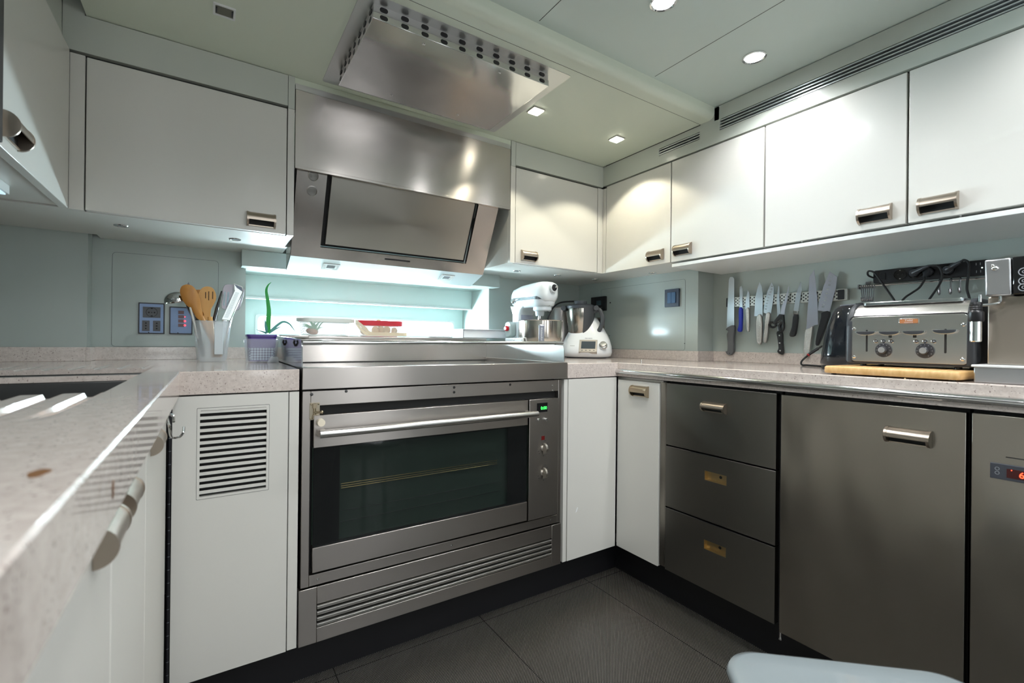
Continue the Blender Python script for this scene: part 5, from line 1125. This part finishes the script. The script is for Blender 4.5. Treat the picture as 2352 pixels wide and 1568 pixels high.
b = B(); b.tube(spline([(KXc-.02,KYc-.030,ZT+.200),(KXc-.045,KYc-.060,ZT+.195),(KXc-.055,KYc-.078,ZT+.15),(KXc-.05,KYc-.075,ZT+.09),(KXc-.035,KYc-.058,ZT+.05)]), .0095, 10); obj('handle', b, KB, t)
b = B()
for z in (.030,.018): b.sphere((KXc-.072,KYc+.010,ZT+z), .0022, 10, 6)
obj('mark', b, mat('mark_grey', (.4,.42,.45), .4), t)
t = thing('kettle_lead', 'black kettle lead running to the wall with a small red mark', 'cable', (.45,-.56,ZT))
b = B(); b.tube(spline([(.385,-.600,.9245),(.42,-.545,.9240),(.455,-.490,.9240),(.466,-.466,.9245),(.474,-.462,.938),(.488,-.482,.964),(.500,-.506,.986),(.500,-.530,.998),(.49,-.56,1.00)]), .0034, 10); obj('cord', b, RUBBER, t)
obj('sleeve', B().tube([(.487,-.480,.963),(.500,-.505,.985)], .0052, 10), BLACK, t); obj('mark', B().tube([(.4845,-.477,.9585),(.4865,-.480,.962)], .0055, 10), mat('red_mark', (.5,.03,.03), .4), t)

# ------------------------------------------------------------------ board, toaster
bx_, by_ = .155, -.868
t = thing('chopping_board', 'thick pale wooden board under the toaster', 'board', (bx_, by_, ZT), rotz=math.radians(-2.0))
BW = wood('board_wood', (.62,.36,.13), (.76,.50,.23), (4,60,30), .4, 2)
b = B(); b.loft([[V((p[0],p[1],z)) for p in rr(0,0,w,h,.012,5)] for z, w, h in ((.004,.286,.268),(.006,.290,.272),(.019,.290,.272),(.0225,.284,.266))]); obj('board', b, BW, t, ang=60)
b = B()
for k in range(10): b.box(-.125,.06,-.11+.0235*k,-.1085+.0235*k,.0222,.0229)
obj('grooves', b, mat('groove_brown', (.25,.13,.05), .7), t)
b = B()
for sx_ in (-.125,.125):
    for sy_ in (-.118,.118): b.cyl((sx_,sy_,0),(sx_,sy_,.0045),.006,n=14)
obj('foot', b, RUBBER, t)
t = thing('toaster', 'wide four slot stainless steel toaster with two dials and an orange badge', 'toaster', (.112, -.872, ZT+.0229), rotz=-PI/2)
# local: +x to the viewer's right, -y to the room, z up; front plane y = 0
TW = .252; TH = .166; TD = .165
TST = steel('toaster_steel', (.80,.76,.72), .215, .0, .004, grime=.04)
b = B()
def tprof(s=1.0, ins=0):
    o = [(0+ins, .012+ins), (0+ins, .105)] ; R_ = .052
    o += [(ins + R_ - (R_)*math.cos(a), .105 + (TH-.105-ins)*math.sin(a)) for a in [PI/2*k/8 for k in range(1,9)]]
    o += [(TD-ins-R_+R_*math.sin(a), .105+(TH-.105-ins)*math.cos(a)) for a in [PI/2*k/8 for k in range(0,9)]]
    o += [(TD-ins, .012+ins)]
    return o
pr = tprof()
b.loft([[V((x, y, z)) for y, z in pr] for x in (-TW/2+.010, TW/2-.010)]); obj('shell', b, TST, t, ang=30)
pr2 = [(y*1.0, z) for y, z in pr]
for s in (-1, 1):
    b = B(); rings = []
    for dx, g in ((.0, .0030), (.010, .0030), (.016, -.002), (.020,-.012)):
        cyy, czz = TD/2, TH/2
        rings.append([V((s*(TW/2-.012+dx), y+(y-cyy)/abs(y-cyy+1e-9)*g if abs(y-cyy)>1e-6 else y, z+(z-czz)/abs(z-czz+1e-9)*g)) for y, z in pr2])
    b.loft(rings); obj('end_panel', b, DARKG, t, ang=50, bevel=.001)
# front plate with rounded outline
fpz = rr(0, .0715, TW-.016, .119, .012, 6)
obj('front_plate', B().prism([(x, -.0018, z) for x, z in fpz], (0,.002,0)), TST, t, bevel=.0006)
obj('plate_edge', B().frame([(x,-.0012,z) for x, z in rr(0,.0715,TW-.010,.125,.014,6)], [(x,-.0012,z) for x, z in rr(0,.0715,TW-.016,.119,.012,6)], (0,.002,0)), BLACK, t)
b = B(); b.box(-TW/2+.004, TW/2-.004, -.001, TD, .006, .0135); obj('base', b, DARKG, t, bevel=.002)
b = B()
for sx_ in (-.095,.095):
    for yy in (.02,.14): b.cyl((sx_,yy,0),(sx_,yy,.0085),.007,n=14)
obj('foot', b, BLACK, t)
# slot surround on top
b = B(); o_ = rr(0, .075, .206, .098, .012, 5); i_ = rr(0, .075, .190, .082, .008, 5); b.frame(XY(o_, TH-.004), XY(i_, TH-.004), (0,0,.0085)); obj('slot_rim', b, CHROME, t, bevel=.001)
b = B()
for k in range(4): b.box(-.090+k*.046, -.090+k*.046+.036, .038, .112, TH-.002, TH+.0012)
obj('slots', b, GAP, t)
b = B()
for k in range(5): b.prism([(-.094+k*.046, .036, TH),(-.094+k*.046+.006, .036, TH),(-.094+k*.046+.003,.036,TH+.006)], (0,.078,0))
obj('dividers', b, CHROME, t)
# badge
o = obj('badge', B().prism([(x, -.0038, z) for x, z in rr(.008, .1165, .040, .0135, .0025, 4)], (0,.003,0)), mat('badge_silver', (.70,.62,.55), .25, 1), t, bevel=.0005)
obj('badge_face', B().prism([(x, -.0042, z) for x, z in rr(.008, .1165, .036, .0105, .002, 4)], (0,.001,0)), mat('badge_orange', (.55,.22,.09), .4, .3), o)
text('lettering', 'Tefal', .0065, WHITEP, o, (.008,-.0045,.1185), (PI/2,0,0), depth=.0002, squash=1.3)
text('lettering', 'TOASTER', .003, WHITEP, o, (.008,-.0045,.1132), (PI/2,0,0), depth=.0002, squash=1.4)
# levers: two long outer ones, two short inner ones
TX = lambda u: (u-655)/1220*TW      # strip positions along the front
levers = ((235, .0900, .055), (490, .0885, .012), (740, .0885, .012), (1030, .0915, .055))
for k, (u, z, ln) in enumerate(((-.0805,.0895,1),(-.0300,.0890,0),(.0195,.0895,0),(.0770,.0915,1))):
    if ln:
        obj('lever_slot', B().prism([(x,-.0022,zz) for x, zz in rr(u, .067, .0042, .058, .0018, 4)], (0,.001,0)), GAP, t)
    else: obj('lever_slot', B().prism([(x,-.0022,zz) for x, zz in rr(u, .080, .0070, .010, .001, 4)], (0,.001,0)), GAP, t)
    cr_ = [(u+.0205*math.cos(a), z+.0022-.0085*abs(math.sin(a))**.75) for a in [PI*j/14 for j in range(15)]]
    cr2 = [(u+.0225*math.cos(a), z+.0022-.0103*abs(math.sin(a))**.75) for a in [PI*j/14 for j in range(15)]]
    lv = obj('lever', B().prism([(x,-.0135,zz) for x, zz in cr_], (0,.012,0)), DARKG, t, bevel=.0008)
    obj('lever_trim', B().prism([(x,-.0125,zz) for x, zz in cr2], (0,.0108,0)), CHROME, lv, bevel=.0006)
BTN = mat('button_dark', (.04,.04,.045), .3)
for cx_ in (-.0445, .0385):
    for j, dx in enumerate((-.0165, 0, .0165)):
        o = obj('button', B().lathe([(.0052,0),(.0052,.0014),(.0044,.0018),(.0042,.0010),(.0,.0010)], (cx_+dx+.0015,-.0018,.0665), (0,-1,0), 24), CHROME, t)
        obj('button_face', B().cyl((cx_+dx+.0015,-.0034,.0665),(cx_+dx+.0015,-.0026,.0665),.0041,n=20), BTN, o)
        obj('symbol', B().box(cx_+dx-.0005,cx_+dx+.0035,-.0037,-.0033,.0660,.0670), WHITEP, o)
    o = obj('dial', B().lathe([(.0182,0),(.0182,.0030),(.0172,.0042),(.0100,.0050),(.0092,.0135),(.0080,.0148),(.0,.0150)], (cx_+.0015,-.0018,.0430), (0,-1,0), 36), BTN, t)
    obj('dial_ring', B().lathe([(.0190,0),(.0190,.0014),(.0181,.0014)], (cx_+.0015,-.0018,.0430), (0,-1,0), 36), CHROME, o)
    obj('dial_cap', B().cyl((cx_+.0010,-.0170,.0435),(cx_+.0010,-.0166,.0435),.0072,n=28), mat('dial_silver', (.72,.72,.74), .3, .9) if 'dial_silver' not in bpy.data.materials else bpy.data.materials['dial_silver'], o)
    b = B()
    for a in range(0,300,30): 
        aa = math.radians(a-60); b.cyl((cx_+.0015+.0145*math.cos(aa),-.0065,.0430+.0145*math.sin(aa)),(cx_+.0015+.0145*math.cos(aa),-.0062,.0430+.0145*math.sin(aa)),.0006,n=6)
    obj('marks', b, WHITEP, o)
for x, z in ((-.110,.0995),(-.1095,.0235),(.1085,.1055),(.1075,.0245)): obj('rivet', B().lathe([(.0044,0),(.0040,.0012),(.0024,.0022),(.0,.0024)], (x,-.0018,z), (0,-1,0), 20), CHROME, t)

# ------------------------------------------------------------------ coffee machine
t = thing('coffee_machine', 'steel and black espresso machine with a milk frother arm, cut off by the photo edge', 'coffee machine', (.20, -1.18, ZT))
CST = steel('coffee_steel', (.47,.41,.35), .31, .4, .001); CSB = steel('coffee_steel_bright', (.55,.56,.58), .31, .3, .0)
X0 = .055; YA = -1.020; YZ1 = -1.36
b = B(); b.box(X0-.020, .36, YZ1, YA+.006, ZT+.0005, ZT+.033); obj('drip_tray', b, CSB, t, bevel=.002)
obj('tray_lip', B().box(X0-.024, .362, YZ1-.002, YA+.0095, ZT+.0335, ZT+.0385), WHITE_T, t, bevel=.0015)
obj('column', B().box(X0+.045, .35, YA-.062, YA-.002, ZT+.039, 1.108), CST, t, bevel=.002)
obj('core', B().box(X0+.06, .35, YZ1, YA-.062, ZT+.039, 1.18), BLACKG, t)
b = B(); 
hd = [(X0+.012, 1.108),(X0+.010,1.13),(X0+.004,1.186),(.34,1.186),(.34,1.108)]
b.prism([(x, YA-.004, z) for x, z in hd], (0,-.040,0)); obj('head', b, CSB, t, bevel=.003)
b = B(); b.prism([(x+.001, YA-.0455, z+.001) for x, z in hd], (0,-.30,0)); pf = obj('front_panel', b, BLACKG, t, bevel=.002)
b = B()
for z, r in ((1.154,.0085),(1.135,.0080),(1.1215,.0080)):
    c_x = X0+.0075-(z-1.154)*-.08
    b.lathe([(r,0),(r,.0012),(r-.0014,.0012),(r-.0014,0)], (c_x-.002,YA-.063,z), (-1,0,0.0), 24, caps=False); b.lathe([(.003,0),(.003,.0012),(.002,.0012),(.002,0)], (c_x-.002,YA-.063,z), (-1,0,0), 16, caps=False)
obj('buttons', b, mat('button_outline', (.6,.62,.66), .3, .5), pf)
obj('red_light', B().sphere((X0+.0035,YA-.0685,1.170), .0014, 10, 6), emit('coffee_red', (1,.1,.02), 6), pf)
obj('spout', B().cyl((X0+.035,YA-.072,1.108),(X0+.035,YA-.072,1.090),.012,n=24), mat('spout_blue', (.12,.22,.34), .15, .9), t)
obj('drip_slats', B().box(X0+.058,X0+.0605,YZ1,YA-.070,.975,.9765).box(X0+.058,X0+.0605,YZ1,YA-.070,.983,.9845), GAP, t)
# frother arm with steam wand
b = B(); b.tube(spline([(X0+.030,YA-.024,1.110),(X0+.030,YA-.024,1.098),(X0+.026,YA-.020,1.0925),(X0+.020,YA-.006,1.0895),(X0+.016,YA+.004,1.0890)]), .0028, 10); b.cyl((X0+.014,YA+.004,1.112),(X0+.014,YA+.004,1.090),.0028,n=12); obj('steam_pipe', b, CHROME, t)
b = B(); b.lathe([(.0095,0),(.0105,.004),(.0108,.006)] + [(q, .006+.0022*k) for k, q in enumerate((.0108,.0098,.0108,.0098,.0108,.0098,.0108))] + [(.0135,.022),(.0138,.040),(.0120,.043)], (X0+.012,YA+.010,1.0955), (0,0,-1), 24); obj('frother_grip', b, BLACK, t)
obj('frother_tip', B().lathe([(.0100,0),(.0100,.043),(.008,.045)], (X0+.012,YA+.010,1.0530), (0,0,-1), 28), CHROME, t)
b = B(); b.sphere((X0+.003,YA-.0205,1.166), .005, 12, 8, (.6,1.2,.9)); b.sphere((X0+.003,YA-.0175,1.172), .003, 10, 6); obj('emblem', b, CHROME, t)
t = tag(obj('crumb', B().sphere((.004,-.905,ZT+.0012), .0015, 8, 6, (1.6,1.2,.8)), mat('crumb_tan', (.7,.5,.25), .8)), 'tan crumb on the worktop edge in front of the board', 'crumb')

# ------------------------------------------------------------------ glossy seat in the foreground
t = thing('stool', 'glossy pale grey moulded stool seat just in front of the camera', 'stool', (-.638, -1.110, FZ), rotz=math.radians(-42.3))
SEAT = mat('glossy_seat_plastic', (.25,.29,.31), .06); P(SEAT).inputs['Coat Weight'].default_value = .4
b = B(); b.loft([[V((p[0], p[1], z)) for p in rr(0,0,w,w,.055,10)] for z, w in ((.405,.336),(.413,.350),(.422,.356),(.430,.350),(.4335,.334),(.432,.28),(.428,.18))]); obj('seat', b, SEAT, t, ang=80)
for sx_ in (-1,1):
    for sy_ in (-1,1): obj('leg', B().tube([(sx_*.13,sy_*.13,.408),(sx_*.165,sy_*.165,.0)], .011, 12), CHROME, t)

# ------------------------------------------------------------------ light
def lamp(kind, name, loc, power, col, size=.05, rot=(0,0,0), **k):
    l = bpy.data.lights.new(name, kind); l.energy = power; l.color = col
    if kind == 'AREA': l.shape = k.pop('shape', 'DISK'); l.size = size; 
    else: l.shadow_soft_size = size
    for a, v_ in k.items(): setattr(l, a, v_)
    o = bpy.data.objects.new(name, l); COL.objects.link(o); o.location = loc; o.rotation_euler = rot; return o
COOL = (.97,.985,1.0); WARM = (1.0,.94,.74)
for k, (x, y, q) in enumerate(((.064,-.504,.75),(-.362,-.500,.85),(-.80,-.62,1),(-1.15,-.95,1.1),(-.36,-1.30,1),(.06,-1.30,.8),(-.80,-1.75,1),(-.2,-2.2,1),(-1.2,-2.3,1))):  # first two at the fittings; rest unseen, one added to brighten the left
    lamp('SPOT', 'downlight_and_fill', (x, y, ZU-.012), PW_DOWN*q, COOL, .028, spot_size=math.radians(150), spot_blend=.6)
for x, y in ((-.352,.082),(.066,.083)):
    lamp('SPOT', 'square_beam', (x, y, ZC-.012), PW_SQ, WARM, .016, spot_size=math.radians(112), spot_blend=.25)
for x in (-.973, -.495):
    u_ = under(x, .054); lamp('SPOT', 'hood_fill', (x, u_.y-.004, u_.z-.012), PW_HOODFILL, (.78,.94,1.0), .014, rot=(0,0,0), spot_size=math.radians(160), spot_blend=.3)  # weak fill added under the hood, whose own lamps are off
# bright sunlit water and deck outside the strip window throw light inwards and upwards
lamp('AREA', 'window_daylight', (-.69, 1.34, .96), PW_WIN, (.70,.91,1.0), 1.3, rot=(math.radians(-90-14),0,0), shape='RECTANGLE', size_y=.42)
# upright panels added unseen behind the camera, to streak the steel with light
for x_, sx_, pw in ((-1.75, .30, .30), (-.95, .22, .25), (-.10, .38, .45)):
    lamp('AREA', 'streak_panel', (x_, -3.30, 1.25), PW_STREAK*pw, (.95,.97,1.0), sx_, rot=(math.radians(90),0,0), shape='RECTANGLE', size_y=1.15)
w = bpy.data.worlds.new('sky'); sc.world = w; w.use_nodes = True
bg = w.node_tree.nodes['Background']; sk_ = w.node_tree.nodes.new('ShaderNodeTexSky'); sk_.sky_type = 'HOSEK_WILKIE'; sk_.sun_direction = (.3,.6,.75); sk_.turbidity = 3
w.node_tree.links.new(sk_.outputs['Color'], bg.inputs['Color']); bg.inputs['Strength'].default_value = WORLD

# ------------------------------------------------------------------ camera
yaw, pitch, roll, f = .5772, .0006, .0107, 1064.87
F_ = V((math.sin(yaw)*math.cos(pitch), math.cos(yaw)*math.cos(pitch), math.sin(pitch))); ri = V((math.cos(yaw), -math.sin(yaw), 0)); u_ = ri.cross(F_)
R_ = ri*math.cos(roll)+u_*math.sin(roll); U_ = -ri*math.sin(roll)+u_*math.cos(roll)
cam = bpy.data.cameras.new('camera'); co = bpy.data.objects.new('camera', cam); COL.objects.link(co)
M = Matrix((R_, U_, -F_)).transposed().to_4x4(); M.translation = V((-1.3534,-1.31,.9972)); co.matrix_world = M
cam.sensor_width = 36; cam.sensor_fit = 'HORIZONTAL'; cam.lens = f/2352*36; cam.clip_start = .02; cam.dof.use_dof = True; cam.dof.focus_distance = 2.0; cam.dof.aperture_fstop = 5.6
sc.camera = co
# the room was measured with the floor at FZ: bring the floor to zero
for o in bpy.data.objects:
    if o.parent is None: o.location.z -= FZ
sc.view_settings.view_transform = 'Standard'; sc.view_settings.look = 'None'; sc.view_settings.gamma = 1
sc.view_settings.exposure = EXPO
sc.cycles.max_bounces = 8
